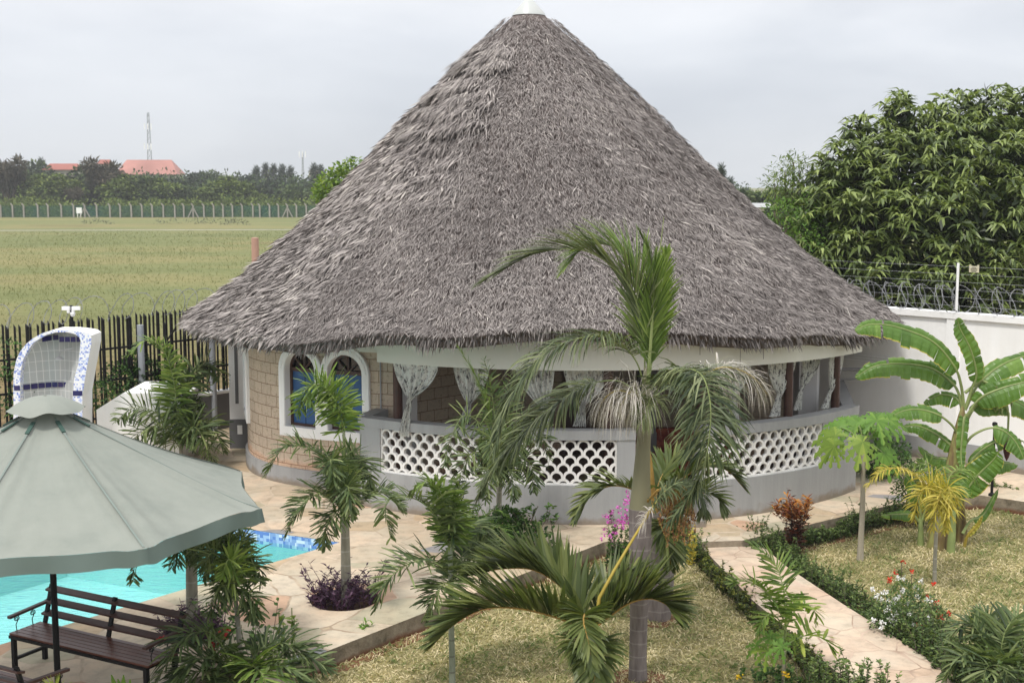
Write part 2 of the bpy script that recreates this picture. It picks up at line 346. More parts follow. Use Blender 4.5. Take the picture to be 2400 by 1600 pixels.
lp = MB(); cx = sum(p[0] for p in POOL) / 4; cy = sum(p[1] for p in POOL) / 4
lp.poly([(p[0] + (cx - p[0]) * .0004, p[1] + (cy - p[1]) * .0004) for p in POOL], .08)
lp.build('pool_water', m.m, kind='structure')

# ---------------------------------------------------------------- hut
hut = thing('thatched_hut', 'large round house under a grey conical makuti thatch roof with a white lattice terrace', 'house', (.5, 28.05, .25))
TC = np.array((1.29, 28.05)); TR = 6.72
def tpt(psi, r=TR): return (TC[0] + r * math.sin(psi), TC[1] - r * math.cos(psi))
def az(px, r=TR):
    d = ray(px, 1000)[:2]; d = d / np.linalg.norm(d); b = d @ TC; q = b * b - TC @ TC + r * r; t = b - math.sqrt(max(q, 0)); p = d * t
    return math.atan2(p[0] - TC[0], TC[1] - p[1])
def zat(px, py, psi, r=TR): y = tpt(psi, r)[1]; return at(px, py, y).z
def arcbox(mb, p0, p1, r0, r1, z0, z1, m=0, n=None):
    n = n or max(2, int(abs(p1 - p0) * 30)); a = np.linspace(p0, p1, n + 1)
    rs = np.array([r0, r0, r1, r1, r0]); zs = np.array([z0, z1, z1, z0, z0])
    V = np.stack([TC[0] + rs[:, None] * np.sin(a), TC[1] - rs[:, None] * np.cos(a), np.repeat(zs[:, None], n + 1, 1)], -1)
    mb.grid(V[:, ::-1], m)
    for k in (0, -1):
        q = V[:4, k]; mb.face(q if k == 0 else q[::-1], m)
PS_L, PS_E0, PS_E1, PS_R = az(843), az(1490), az(1640), math.atan2(5.19, 4.16)
P1a, P1b, P2a, P2b = az(890), az(1447), az(1652), az(1929)
ZB, ZT, ZR = .93, 1.72, 1.88
mb = MB(); r0, r1 = TR - .22, TR
arcbox(mb, PS_L, PS_E0, r0, r1, .2, ZB)
arcbox(mb, PS_E1, PS_R, r0, r1, .2, ZB)
arcbox(mb, PS_L, P1a, r0, r1, ZB, ZT); arcbox(mb, P1b, PS_E0, r0, r1, ZB, ZT)
arcbox(mb, PS_E1, P2a, r0, r1, ZB, ZT); arcbox(mb, P2b, PS_R, r0, r1, ZB, ZT)
# returns back to the house at both ends
a = tpt(PS_L, r0 + .11); e2 = tpt(PS_R, r0 + .11)
mb.bar((a[0] + .02, a[1] + .1, (.2 + ZT) / 2), (-2.35, 23.75, (.2 + ZT) / 2), .22, ZT - .2)
mb.bar((e2[0] - .06, e2[1] + .06, (.2 + ZT) / 2), (7.0, 27.2, (.2 + ZT) / 2), .2, ZT - .2)
mb.build('terrace_wall', M_grey, hut)
mb = MB(); arcbox(mb, PS_L - .004, PS_E0, r0 - .02, r1 + .02, ZT, ZR); arcbox(mb, PS_E1, PS_R + .004, r0 - .02, r1 + .02, ZT, ZR)
mb.bar((a[0] + .02, a[1] + .13, (ZT + ZR) / 2 - .001), (-2.35, 23.75, (ZT + ZR) / 2 - .001), .26, ZR - ZT - .004)
mb.bar((e2[0] - .06, e2[1] + .09, (ZT + ZR) / 2 - .001), (7.0, 27.2, (ZT + ZR) / 2 - .001), .24, ZR - ZT - .004)
mb.build('terrace_rail', M_grey, hut)
def breeze(p0, p1):
    mb = MB(); L = (p1 - p0) * TR; n = int(round(L / .228)); pit = L / n; rows = 5; rh = (ZT - ZB - .05) / (rows + .42)
    ro, ri = pit / 2 + .002, pit / 2 - .037; dep0, dep1 = TR - .115, TR - .035
    th = np.linspace(0, PI, 11)
    for r in range(-1, rows + 1):
        zb = ZB + .04 + r * rh + .45 * rh
        for k in range(-1, n + 1):
            uc = (k + .5 + (.5 if r % 2 else 0)) * pit
            leg = rh * 1.04 - ro * .92
            out = [(uc + ro, zb - .02)] + [(uc + ro * math.cos(t), zb + leg + ro * .92 * math.sin(t)) for t in th] + [(uc - ro, zb - .02)]
            inn = [(uc + ri, zb - .02)] + [(uc + ri * math.cos(t), zb + leg + ri * .92 * math.sin(t)) for t in th] + [(uc - ri, zb - .02)]
            u = np.array([[o[0] for o in out], [o[0] for o in inn]]); z = np.array([[o[1] for o in out], [o[1] for o in inn]])
            if u.min() > L or u.max() < 0 or z.max() < ZB + .01 or z.min() > ZT - .02: continue
            u = np.clip(u, 0.002, L - .002); z = np.clip(z, ZB + .03, ZT - .012); jit = random.uniform(-.004, .004)
            a = p0 + u / TR
            def sh(rr): return np.stack([TC[0] + rr * np.sin(a), TC[1] - rr * np.cos(a), z], -1)
            o1, o0 = sh(dep1 + jit), sh(dep0)
            mb.grid(np.stack([o0[0], o1[0], o1[1], o0[1], o0[0]]))
    arcbox(mb, p0, p1, TR - .20, TR - .03, ZB + .002, ZB + .034)
    arcbox(mb, p0, p0 + .0035, TR - .2, TR - .028, ZB + .034, ZT - .004, n=1); arcbox(mb, p1 - .0035, p1, TR - .2, TR - .028, ZB + .034, ZT - .004, n=1)
    return mb.build('breeze_block_panel', M_breeze, hut)
breeze(P1a, P1b); breeze(P2a, P2b)
# fascia
PF0, PF1 = az(884, TR + .1), az(2003, TR - .02)
mb = MB(); arcbox(mb, PF0, PF1, TR - .14, TR + .08, 2.92, 3.42); mb.build('fascia_beam', M_cream, hut)
# terrace floor, ceiling
mb = MB(); fl = [tpt(t, r0) for t in np.linspace(PS_L, PS_R, 24)]
fl = fl + [(6.8, 27), (3, 28.5), (-2.2, 24.0)]
mb.slab(fl, .2, .45); mb.build('terrace_floor', plain('terrace_floor', (.16, .11, .08), .5, .2, 2), hut)
mb = MB(); mb.bar(tpt(PS_E0 + .005, r1 + .18) + (.29,), tpt(PS_E1 - .005, r1 + .18) + (.29,), .5, .12); mb.build('entrance_step', M_grey, hut)
mb = MB(); mb.poly([tpt(t, TR - .15) for t in np.linspace(0, 2 * PI, 48, endpoint=False)], 3.30); mb.build('ceiling', M_browndk, hut)
# brick
def brickmat(name, c1, c2, mort):
    m = MT(name, .9, .1); at_ = m.n('Attribute', _attribute_name='suv'); bk = m.n('TexBrick'); m.l(at_.outputs['Vector'], bk.inputs['Vector'])
    bk.inputs['Scale'].default_value = 1; bk.inputs['Brick Width'].default_value = .36; bk.inputs['Row Height'].default_value = .215
    bk.inputs['Mortar Size'].default_value = .008; bk.inputs['Mortar Smooth'].default_value = .3; bk.inputs['Bias'].default_value = 0; bk.offset = .5
    bk.inputs['Color1'].default_value = (*c1, 1); bk.inputs['Color2'].default_value = (*c2, 1); bk.inputs['Mortar'].default_value = (*mort, 1)
    sp = m.ramp(m.noise(17, 6, rough=.7), [(.32, (.62, .58, .54)), (.45, (1, 1, 1)), (.7, (1.12, 1.1, 1.08))])
    c = m.mix(1.0, bk.outputs['Color'], sp, 'MULTIPLY')
    sx = m.n('SeparateXYZ'); m.l(at_.outputs['Vector'], sx.inputs[0])
    rd = m.ramp(m.math('ADD', sx.outputs[1], m.math('MULTIPLY', m.noise(1.5, 4), .5)), [(.9, (1.03, .88, .78)), (1.5, (1, 1, 1)), (2.6, (.92, .93, .90))])
    m.col(m.mix(1.0, c, rd, 'MULTIPLY')); m.bump(m.math('SUBTRACT', m.math('MULTIPLY', m.noise(30, 4), .3), bk.outputs['Fac']), .5, .012)
    return m.m
M_brick = brickmat('coral_block', (.60, .49, .395), (.53, .435, .355), (.27, .185, .135))
BW = np.array([(-4.3, 30.6), (-5.2, 29.3), (-5.55, 28.1), (-5.60, 27.2), (-5.52, 26.3), (-5.22, 25.4), (-4.72, 24.7), (-4.08, 24.22), (-3.3, 23.85), (-2.1, 23.42)])
def crom(P, n=12):
    P = np.array([list(p) for p in P], float); Q = np.vstack([2 * P[0] - P[1], P, 2 * P[-1] - P[-2]]); o = []
    for i in range(1, len(Q) - 2):
        t = np.linspace(0, 1, n, endpoint=False)[:, None]; a, b, c, d = Q[i - 1:i + 3]
        o.append(.5 * (2 * b + (c - a) * t + (2 * a - 5 * b + 4 * c - d) * t ** 2 + (3 * b - a - 3 * c + d) * t ** 3))
    return np.vstack(o + [P[-1:]])
bp = crom(BW, 30); bs = np.concatenate([[0], np.cumsum(np.linalg.norm(np.diff(bp, axis=0), axis=1))]); BL = bs[-1]
def wp(s, z, d=0.0):
    s = np.asarray(s, float); x = np.interp(s, bs, bp[:, 0]); y = np.interp(s, bs, bp[:, 1])
    x2 = np.interp(s + .05, bs, bp[:, 0]); y2 = np.interp(s + .05, bs, bp[:, 1]); x1 = np.interp(s - .05, bs, bp[:, 0]); y1 = np.interp(s - .05, bs, bp[:, 1])
    tx, ty = x2 - x1, y2 - y1; l = np.hypot(tx, ty) + 1e-9; nx, ny = ty / l, -tx / l
    flip = np.where(nx * (-5 - .5) + ny * (25 - 28) < 0, -1, 1); nx, ny = nx * flip, ny * flip
    z = np.broadcast_to(np.asarray(z, float), x.shape)
    return np.stack([x + nx * d, y + ny * d, z], -1)
def s_px(px):
    pr = bp[:, 0] - (px - 1200) / ray(1200, 1000)[1] * bp[:, 1]; i0 = len(bp) // 4
    return bs[i0 + int(np.argmin(np.abs(pr[i0:])))]
_i = int(np.argmin(bp[:, 0] / bp[:, 1])); WS = [bs[_i] + .20, s_px(709), s_px(814)]; WA = .36; ZSILL, ZSPR = 1.40, 2.50
if WS[2] - WS[1] < 1.0: WS[1] = WS[2] - 1.0
mb = MB(); sg = np.linspace(0, BL, int(BL / .05)); zg = np.arange(.55, 3.45, .05); uva = []
for d in (0, -.2):
    S, Z = np.meshgrid(sg, zg); V = wp(S, Z, d); mb.V.append(V.reshape(-1, 3)); uva.append(np.stack([S.ravel(), Z.ravel(), S.ravel() * 0], -1))
    F = []; nb = len(sg)
    for i in range(len(zg) - 1):
        for j in range(nb - 1):
            sc_, zc = (sg[j] + sg[j + 1]) / 2, (zg[i] + zg[i + 1]) / 2; hole = False
            for wsx in WS:
                u = abs(sc_ - wsx); A = WA + .05
                if ZSILL - .05 < zc and ((zc < ZSPR and u < A) or (zc >= ZSPR and u * u + (zc - ZSPR) ** 2 < A * A)): hole = True
            if not hole: F.append([i * nb + j, i * nb + j + 1, (i + 1) * nb + j + 1, (i + 1) * nb + j])
    F = np.array(F); mb.L.append((F + mb.n).ravel()); k = len(F); mb.T.append(np.full(k, 4)); mb.M.append(np.zeros(k, int)); mb.C.append(np.full(k, .5)); mb.n += len(uva[-1])
o = mb.build('brick_wall', M_brick, hut)
at_ = o.data.attributes.new('suv', 'FLOAT_VECTOR', 'POINT'); at_.data.foreach_set('vector', np.concatenate(uva).astype(np.float32).ravel())
mb = MB()
for z0, z1, d0, d1 in ((.2, .58, -.2, .05),):
    mb.grid(np.stack([wp(sg, z0, d1), wp(sg, z1, d1), wp(sg, z1, d0)]))
mb.build('plinth', M_grey, hut)
mb = MB(); mb.grid(np.stack([wp(sg, 2.93, 0), wp(sg, 2.93, .05), wp(sg, 3.42, .05), wp(sg, 3.42, -.2)])); mb.build('ring_beam', M_cream, hut)
M_blue = MT('blue_shutter', .5, .4); wv = M_blue.n('TexWave', _bands_direction='X'); M_blue.col(M_blue.ramp(M_blue.noise(6, 4), [(.3, (.022, .075, .20)), (.7, (.035, .11, .27))])); M_blue = M_blue.m
M_glass = MT('dark_glass', .08, .6); M_glass.col((.012, .010, .012)); M_glass = M_glass.m
def archloop(a, zs, zb, n=14): return [(a, zb)] + [(a * math.cos(t), zs + a * math.sin(t)) for t in np.linspace(0, PI, n)] + [(-a, zb)]
def window(sc):
    W = MB(); A, B = WA, WA + .16
    inn, out = archloop(A, ZSPR, ZSILL), archloop(B, ZSPR, ZSILL - .19)
    iu, iz = np.array(inn + inn[:1]).T; ou, oz = np.array(out + out[:1]).T
    W.grid(np.stack([wp(sc + iu, iz, -.17), wp(sc + iu, iz, .055), wp(sc + iu * 1.03, iz, .075), wp(sc + ou * .97, oz, .075), wp(sc + ou, oz, .055), wp(sc + ou, oz, -.01)]))
    for t in np.linspace(.05, PI - .05, 22):
        p = wp(sc + (A + .08) * math.cos(t), ZSPR + (A + .08) * math.sin(t), .08); W.box(p, (.03, .012, .045), ax=None, rz=-.6)
    fr = W.build('window', M_white, hut)
    F = MB()
    i2 = archloop(A - .05, ZSPR, ZSILL + .05); u2, z2 = np.array(i2 + i2[:1]).T
    F.grid(np.stack([wp(sc + iu, iz, -.13), wp(sc + iu, iz, -.09), wp(sc + u2, z2, -.09), wp(sc + u2, z2, -.13)]))
    uu = np.linspace(-A + .03, A - .03, 5); F.grid(np.stack([wp(sc + uu, ZSPR - .04, -.12), wp(sc + uu, ZSPR - .04, -.08), wp(sc + uu, ZSPR + .03, -.08), wp(sc + uu, ZSPR + .03, -.12)]))
    for t in (PI * .25, PI * .5, PI * .75):
        q = [wp(sc + r * math.cos(t), ZSPR + r * math.sin(t), -.105) for r in (.0, A - .04)]; F.bar(q[0], q[1], .03, .03)
    F.build('frame', M_brown, fr)
    S = MB(); zz = np.linspace(ZSILL + .03, ZSPR - .03, 12)
    for u0, u1 in ((-A + .04, -.006), (.006, A - .04)):
        us = np.linspace(u0, u1, 4); g = np.stack([wp(sc + us, z, -.125) for z in zz]); S.grid(g)
    S.build('shutter', M_blue, fr)
    G = MB(); us = np.linspace(-A, A, 8); G.grid(np.stack([wp(sc + us, ZSILL, -.15), wp(sc + us, ZSPR + A, -.15)])); G.build('pane', M_glass, fr)
for s_ in WS: window(s_)
mb = MB(); sx = s_px(893); mb.tube([wp(sx, 1.55, .03), wp(sx, 2.9, .03)], .014, 6); mb.box(wp(sx, 1.5, .03), (.1, .03, .12), rz=-.4, m=1)
mb.build('conduit', [M_pipe, M_white], hut)
# interior walls
IW = [(-2.25, 23.5), (.5, 26.3), (3.2, 26.9), (5.75, 25.5)]
mb = MB(); uva = []
L0 = 0
for i in range(3):
    a, b = np.array(IW[i]), np.array(IW[i + 1]); l = np.linalg.norm(b - a)
    for k in (0,):
        V = [(a[0], a[1], .45), (b[0], b[1], .45), (b[0], b[1], 3.3), (a[0], a[1], 3.3)]; mb.face(V); uva += [(L0, .45, 0), (L0 + l, .45, 0), (L0 + l, 3.3, 0), (L0, 3.3, 0)]
    L0 += l
o = mb.build('inner_wall', M_brick, hut); at_ = o.data.attributes.new('suv', 'FLOAT_VECTOR', 'POINT'); at_.data.foreach_set('vector', np.array(uva, np.float32).ravel())
def pillar(x, y, sx_, sy_, z0, z1, rz=0, dado=None, rec=False, mat=M_greyl):
    mb = MB(); mb.box((x, y, (z0 + z1) / 2), (sx_, sy_, z1 - z0), 0, rz)
    if dado: mb.box((x, y, (z0 + dado) / 2), (sx_ + .03, sy_ + .03, dado - z0), 1, rz)
    if rec:
        mb.box((x - .02, y - sy_ / 2 - .004, (dado + .35 + z1) / 2), (.07, .012, z1 - dado - .35), 1, rz); mb.box((x + .03, y - sy_ / 2 - .02, z0 + .42), (.11, .012, .20), 0, rz)
    return mb.build('pillar', [mat, M_greyd], hut)
pillar(-6.02, 27.95, .38, .38, .25, 3.3, 0, .90, True, mat=M_white)
pillar(-1.95, 23.35, .30, .30, .45, 3.29, .5, .9, mat=M_greyl)
pillar(2.62, 24.6, .34, .34, .45, 3.29, 0, 1.25, mat=M_greyd)
pillar(5.85, 25.35, .40, .3, .45, 3.29, .3, 1.0, mat=M_greyl)
for px, psr in ((930, 0), (1425, 0), (1848, 0), (1958, 0), (1180, 0), (1660, 0)):
    p = tpt(az(px, TR - .25), TR - .28 - (.25 if px in (1180, 1660) else 0)); mb = MB(); mb.tube([(p[0], p[1], .4), (p[0] + .01, p[1], 1.8), (p[0], p[1], 3.29)], [.10, .085, .08], 12)
    mb.build('column', M_brown, hut, smooth=True)
mb = MB(); mb.box((1.5, 26.4, 1.5), (.9, .06, 2.1), rz=.2); mb.build('door', M_brown, hut)
mb = MB()
for px in (1895, 1915): 
    p = at(px, 900, 25.6); mb.box((p.x, p.y, 1.9), (.07, .07, 2.8))
mb.build('door_frame', M_white, hut)

# ---- thatch
AX = np.array((.36, 28.05)); AXA = (.36, 28.05); RE = 7.53; ZA = 9.72; RA = .28
ZE_A = np.radians([-180, -90, -62, -45, -30, -15, 0, 10, 25, 42, 60, 90, 180]); ZE_Z = [3.25, 3.22, 3.22, 3.28, 3.42, 3.56, 3.66, 3.68, 3.55, 3.34, 3.24, 3.24, 3.25]
def zeave(ph): return np.interp(ph, ZE_A, ZE_Z)
def rough(ph, t):  # slow lumps of the thatch surface
    return .05 * np.sin(ph * 9 + 2 * np.sin(t * 7)) * np.sin(t * 13 + ph * 3) + .035 * np.sin(ph * 31 + t * 9) * np.sin(t * 41) + .03 * np.sin(ph * 17 - t * 23)
def roofpt(ph, t, h=0.0):   # t 0 at apex, 1 at eave
    AX = (AXA[0] + .27 * np.asarray(t), AXA[1]); h = h + .045 * np.mod(t * 23 + .35 * np.sin(ph * 4) + .2 * np.sin(ph * 13), 1.0) * np.clip(t * 3, 0, 1)
    r = RA + (RE - RA) * t; z = ZA + (zeave(ph) - ZA) * t - .60 * np.clip(t, 0, 1) * np.sin(PI * np.clip(t, 0, 1))
    z = z + rough(ph, t) * np.clip(t * 3, 0, 1); n = .72; return np.stack([AX[0] + (r + h * n) * np.sin(ph), AX[1] - (r + h * n) * np.cos(ph), z + h * n], -1)
M_thatch = MT('thatch_straw', .9, .1); tn = M_thatch.tint(); nn = M_thatch.noise(.45, 5); n2 = M_thatch.noise(2.2, 4)
f_ = M_thatch.math('ADD', tn, M_thatch.math('ADD', M_thatch.math('MULTIPLY', M_thatch.math('SUBTRACT', nn, .5), .7), M_thatch.math('MULTIPLY', M_thatch.math('SUBTRACT', n2, .5), .3)))
M_thatch.col(M_thatch.ramp(f_, [(0, (.068, .060, .057)), (.3, (.172, .154, .147)), (.6, (.278, .251, .240)), (.85, (.38, .345, .328)), (1.0, (.50, .46, .42))])); M_thatch = M_thatch.m
M_thbase = plain('thatch_base', (.11, .09, .085), .95, .4, 6, .1, .8)
mb = MB(); ph = np.linspace(-PI, PI, 181)[:-1]; rows = [roofpt(ph, np.full(180, t), -.05) for t in np.linspace(0, 1, 30)]
e0 = rows[-1].copy(); e1 = e0.copy(); AXE = AX + np.array((.27, 0)); e1[:, :2] = AXE + (e0[:, :2] - AXE) * .965; e1[:, 2] -= .20; rows.append(e1)
e3 = e1.copy(); e3[:, :2] = AX + (e1[:, :2] - AX) * .02; e3[:, 2] = 8.9; rows.append(e3)
mb.grid(np.stack(rows)[::-1], wrap=True)
# straw blades
def straw(n, phr, tr, ln, wd, lift, spread, tmean=.5, tstd=.2, sx=1):
    ph = rng.uniform(*phr, n); t = np.sqrt(rng.uniform(tr[0] ** 2, tr[1] ** 2, n)); P = roofpt(ph, t, rng.uniform(0, .05, n))
    Q = roofpt(ph, t + .01, 0.0) - roofpt(ph, t, 0.0); Q /= np.linalg.norm(Q, axis=1)[:, None]
    S = np.stack([np.cos(ph), np.sin(ph), 0 * ph], -1); Nn = np.cross(S, Q); Nn *= np.sign(Nn[:, 2:3])
    sw = .25 * np.sin(ph * 23 + t * 31) + .2 * np.sin(ph * 57 - t * 17)
    D = Q + S * (rng.normal(0, spread, n) + sw * spread * 1.2)[:, None] + Nn * (rng.normal(lift, .07, n))[:, None]
    mb.leaves(P, D, rng.uniform(.6, 1.3, n) * ln, rng.uniform(.6, 1.5, n) * wd, Nn + S * rng.normal(0, .5, n)[:, None], rng.uniform(-.05, .25, n), 1, np.clip(rng.normal(tmean, tstd, n), 0, 1), mid=.5)
straw(205000, (-1.95, 1.95), (.03, 1.0), .135, .0115, .15, .42, .52, .20)
straw(12000, (2.0, 4.3), (.03, 1.0), .34, .035, .12, .3)
straw(15000, (-1.95, -.66), (.1, 1.0), .27, .030, .16, .30, .64, .16)
straw(2600, (-1.5, -.35), (.1, .6), .28, .028, .17, .38, .66, .2)
straw(1300, (-2, 2), (.05, 1.0), .24, .018, .2, .6, .85, .1)
# ruffled patch high on the left flank
for k in range(46):
    t0 = rng.uniform(.12, .40); p0 = rng.uniform(-1.2, -.28 - (t0 - .12) * .5); n = 60
    ph = p0 + rng.normal(0, .05, n); t = np.full(n, t0) + rng.normal(0, .006, n); P = roofpt(ph, t, .10)
    Q = roofpt(ph, t + .01) - roofpt(ph, t); Q /= np.linalg.norm(Q, axis=1)[:, None]; S = np.stack([np.cos(ph), np.sin(ph), 0 * ph], -1); Nn = np.cross(S, Q); Nn *= np.sign(Nn[:, 2:3])
    mb.leaves(P, Q + S * rng.normal(0, .35, n)[:, None] + Nn * rng.uniform(.05, .5, n)[:, None], rng.uniform(.18, .42, n), .024, Nn, .3, 1, np.clip(rng.normal(.66, .22, n), 0, 1), mid=.5)
# hanging fringe
n = 9000; ph = rng.uniform(-PI, PI, n); P = roofpt(ph, rng.uniform(.975, 1.0, n), rng.uniform(-.16, .02, n)); P[:, 2] -= rng.uniform(0, .10, n)
O = np.stack([np.sin(ph), -np.cos(ph), 0 * ph], -1); S = np.stack([np.cos(ph), np.sin(ph), 0 * ph], -1)
mb.leaves(P, O * rng.uniform(.25, .9, n)[:, None] + S * rng.normal(0, .22, n)[:, None] + np.array([0, 0, -.8]), rng.uniform(.08, .20, n) * (1 + .35 * np.sin(ph * 40) * np.sin(ph * 17)), .024, O + S * rng.normal(0, .5, n)[:, None], .3, 1, np.clip(rng.normal(.42, .2, n), 0, 1))
mb.build('thatch_roof', [M_thbase, M_thatch], hut)
M_cap = MT('cap_metal', .35, .5); M_cap.col((.50, .52, .51)); M_cap = M_cap.m
mb = MB(); mb.lathe([(.36, 9.60), (.34, 9.66), (.012, 10.02), (0.001, 10.03)], (AX[0], AX[1], 0), 28); mb.build('roof_cap', M_cap, hut, smooth=True)
for px, l in ((1637, .14), (1731, .28), (1785, .22), (1815, .1)):
    mb = MB(); a_ = az(px, TR + .25); p = tpt(a_, TR + .25); mb.tube([(p[0], p[1], 3.42), (p[0] + .005, p[1], 3.40 - l * 1.6)], .006, 4); mb.build('loose_strand', M_thatch, hut)
# ---------------------------------------------------------------- curtains
m = MT('printed_cloth', .85, .1)
sv = m.n('Attribute', _attribute_name='suv')
mpz = m.n('Mapping'); mpz.inputs['Scale'].default_value = (1, 1, 1); m.l(sv.outputs['Vector'], mpz.inputs[0]); V_ = mpz.outputs[0]
def band(sc, zsc, th0, th1):
    q = m.n('Mapping'); q.inputs['Scale'].default_value = (sc, zsc, 1); m.l(V_, q.inputs[0]); return m.ramp(m.noise(1, 6, q.outputs[0], rough=.75), [(th0, (0, 0, 0)), (th1, (1, 1, 1))])
dash = band(34, 9, .50, .54); patch = band(4.5, 6, .47, .52); fig = band(16, 14, .58, .63); red = band(8, 7, .62, .68)
c = m.mix(m.math('MULTIPLY', dash, patch), (.74, .75, .72), (.07, .065, .075)); c = m.mix(m.math('MULTIPLY', fig, .7), c, (.20, .16, .16)); c = m.mix(m.math('MULTIPLY', red, .5), c, (.42, .22, .19))
m.col(c); tr = m.n('BsdfTranslucent'); m.l(c, tr.inputs[0]); mx_ = m.n('MixShader'); mx_.inputs[0].default_value = .25
m.l(m.b.outputs[0], mx_.inputs[1]); m.l(tr.outputs[0], mx_.inputs[2]); m.l(mx_.outputs[0], m.t.nodes['Material Output'].inputs[0]); M_cloth = m.m
CUR = [  # px left, px right, knot px, knot py, tail px, tail py, radius, label
 (921, 1031, 962, 934, 947, 1022, TR + .015, 'tied white printed curtain hanging at the left end of the terrace, tail over the rail'),
 (1060, 1150, 1100, 945, 1090, 1008, TR - .3, 'tied printed curtain hanging second from the left, half behind the slim palm'),
 (1205, 1300, 1275, 955, 1275, 1012, TR - .3, 'printed curtain behind the slim palm crown and the drooping fronds'),
 (1318, 1432, 1366, 948, 1358, 1020, TR - .3, 'tied printed curtain whose narrow tail hangs just left of the grey terrace pier'),
 (1655, 1760, 1718, 930, 1718, 1015, TR - .3, 'printed curtain mostly hidden behind the dried whitish palm frond'),
 (1793, 1864, 1826, 924, 1815, 1010, TR - .28, 'tied printed curtain hanging in the lattice bay just left of the right-hand dark column'),
 (1874, 1926, 1878, 905, 1868, 1000, TR - .5, 'bunched printed curtain hanging in front of the light grey inner pillar'),
 (1936, 1975, 1946, 912, 1932, 988, TR - .28, 'tied printed curtain at the right end of the terrace beside the last column')]
for x0, x1, kx, ky, tx, ty, r, lab in CUR:
    a0, a1, ak, at_ = az(x0, r), az(x1, r), az(kx, r), az(tx, r)
    zt = 2.97; zk = zat(kx, ky, ak, r); zb = max(zat(tx, ty, at_, r), ZR + .02 if r < TR else 0)
    U = np.linspace(0, 1, 44); rowsV = []; uvr = []; vs_ = np.linspace(0, 1, 34)
    for v in vs_:
        vk = .58
        if v < vk:
            q = v / vk; s_ = q * q * (1.6 - .6 * q); s_ = min(1, .25 * q + .75 * q ** 2.6); L_ = a0 * (1 - s_) + (ak - .005) * s_; R_ = a1 * (1 - s_) + (ak + .006) * s_; z = zt + (zk - zt) * q
            amp = .018 + .02 * q
        else:
            q = (v - vk) / (1 - vk); L_ = ak - .005 + (at_ - .013 - ak) * q ** .8; R_ = ak + .006 + (at_ + .011 - ak) * q ** .8; z = zk + (zb - zk) * q; amp = .022 + .012 * q
            if q < .12: amp = .035
        a = L_ + (R_ - L_) * U; rr = r + amp * np.sin(U * 2 * PI * 6.5 + v * 1.5 + x0) + .010 * np.sin(U * 31 + x0)
        rowsV.append(np.stack([TC[0] + rr * np.sin(a), TC[1] - rr * np.cos(a), np.full(44, z) + .006 * np.sin(U * 19)], -1)); uvr.append(np.stack([U * 1.1 + x0 * .37, np.full(44, v * 1.25), U * 0], -1))
    mb = MB(); mb.grid(np.stack(rowsV)); n0 = mb.n
    o = mb.build('curtain', M_cloth, smooth=True, label=lab, cat='curtain', group='tied printed curtains of the terrace')
    A_ = o.data.attributes.new('suv', 'FLOAT_VECTOR', 'POINT'); A_.data.foreach_set('vector', np.concatenate(uvr).astype(np.float32).ravel())
# sofa inside
m = MT('sofa_fabric', .9, .1); m.col(m.ramp(m.noise(9, 4), [(.4, (.16, .035, .028)), (.55, (.28, .08, .05)), (.7, (.35, .22, .12))])); M_sofa = m.m
sf = thing('sofa', 'dark red patterned sofa inside the terrace behind the entrance gap', 'sofa', (3.2, 24.2, .45))
mb = MB(); mb.box((3.25, 24.3, .72), (1.5, .75, .30)); mb.build('seat', M_sofa, sf)
mb = MB(); mb.box((3.25, 24.66, 1.05), (1.5, .2, .5)); mb.build('backrest', M_sofa, sf)
for x in (2.42, 4.08): mb = MB(); mb.box((x, 24.3, .85), (.16, .85, .6)); mb.build('armrest', M_sofa, sf)
for x in (2.5, 4.0):
    for y in (24.0, 24.6): mb = MB(); mb.box((x, y, .51), (.07, .07, .12)); mb.build('foot', M_brown, sf)

# ---------------------------------------------------------------- boundary wall, right
W0, W1 = np.array((11.9, 23.5)), np.array((3.6, 32.0)); wd = (W1 - W0) / np.linalg.norm(W1 - W0); wn_ = np.array([-wd[1], wd[0]]);
if wn_ @ (-W0) < 0: wn_ = -wn_       # towards the camera
bw = thing('boundary_wall', 'tall white rendered boundary wall with a grey base behind the banana plant', 'wall', (*((W0 + W1) / 2), .2))
def along(t): return W0 + wd * t
LW = np.linalg.norm(W1 - W0); rzw = math.atan2(wd[1], wd[0])
def wbox(mb, t0, t1, off, th, z0, z1, m_=0): c = along((t0 + t1) / 2) + wn_ * off; mb.box((c[0], c[1], (z0 + z1) / 2), (t1 - t0, th, z1 - z0), m_, rzw)
mb = MB(); wbox(mb, 0, LW, -.1, .2, .2, 3.27); mb.build('wall_body', M_white, bw)
mb = MB(); wbox(mb, 0, LW, .008, .02, .2, .70); mb.build('painted_base', M_grey, bw)
mb = MB(); wbox(mb, 0, LW, -.1, .32, 3.272, 3.40); mb.build('coping', M_white, bw)
for t in (3.95, .3, 7.6): mb = MB(); wbox(mb, t - .14, t + .14, .02, .045, .702, 3.27); mb.build('pilaster', M_white, bw)
mb = MB()
for z in (2.18, 2.24, 2.30): wbox(mb, 4.2, LW, .012, .024, z, z + .018)
mb.build('moulding', M_white, bw)
mb = MB(); a = np.array(at(1955, 865, 26.6)); b = np.array(at(2035, 866, 27.0)); mb.tube([a, b], .035, 8); a = np.array(at(1955, 888, 26.6)); b = np.array(at(2035, 888, 27.0)); mb.tube([a, b], .02, 8)
mb.build('railing', M_greyd, hut)
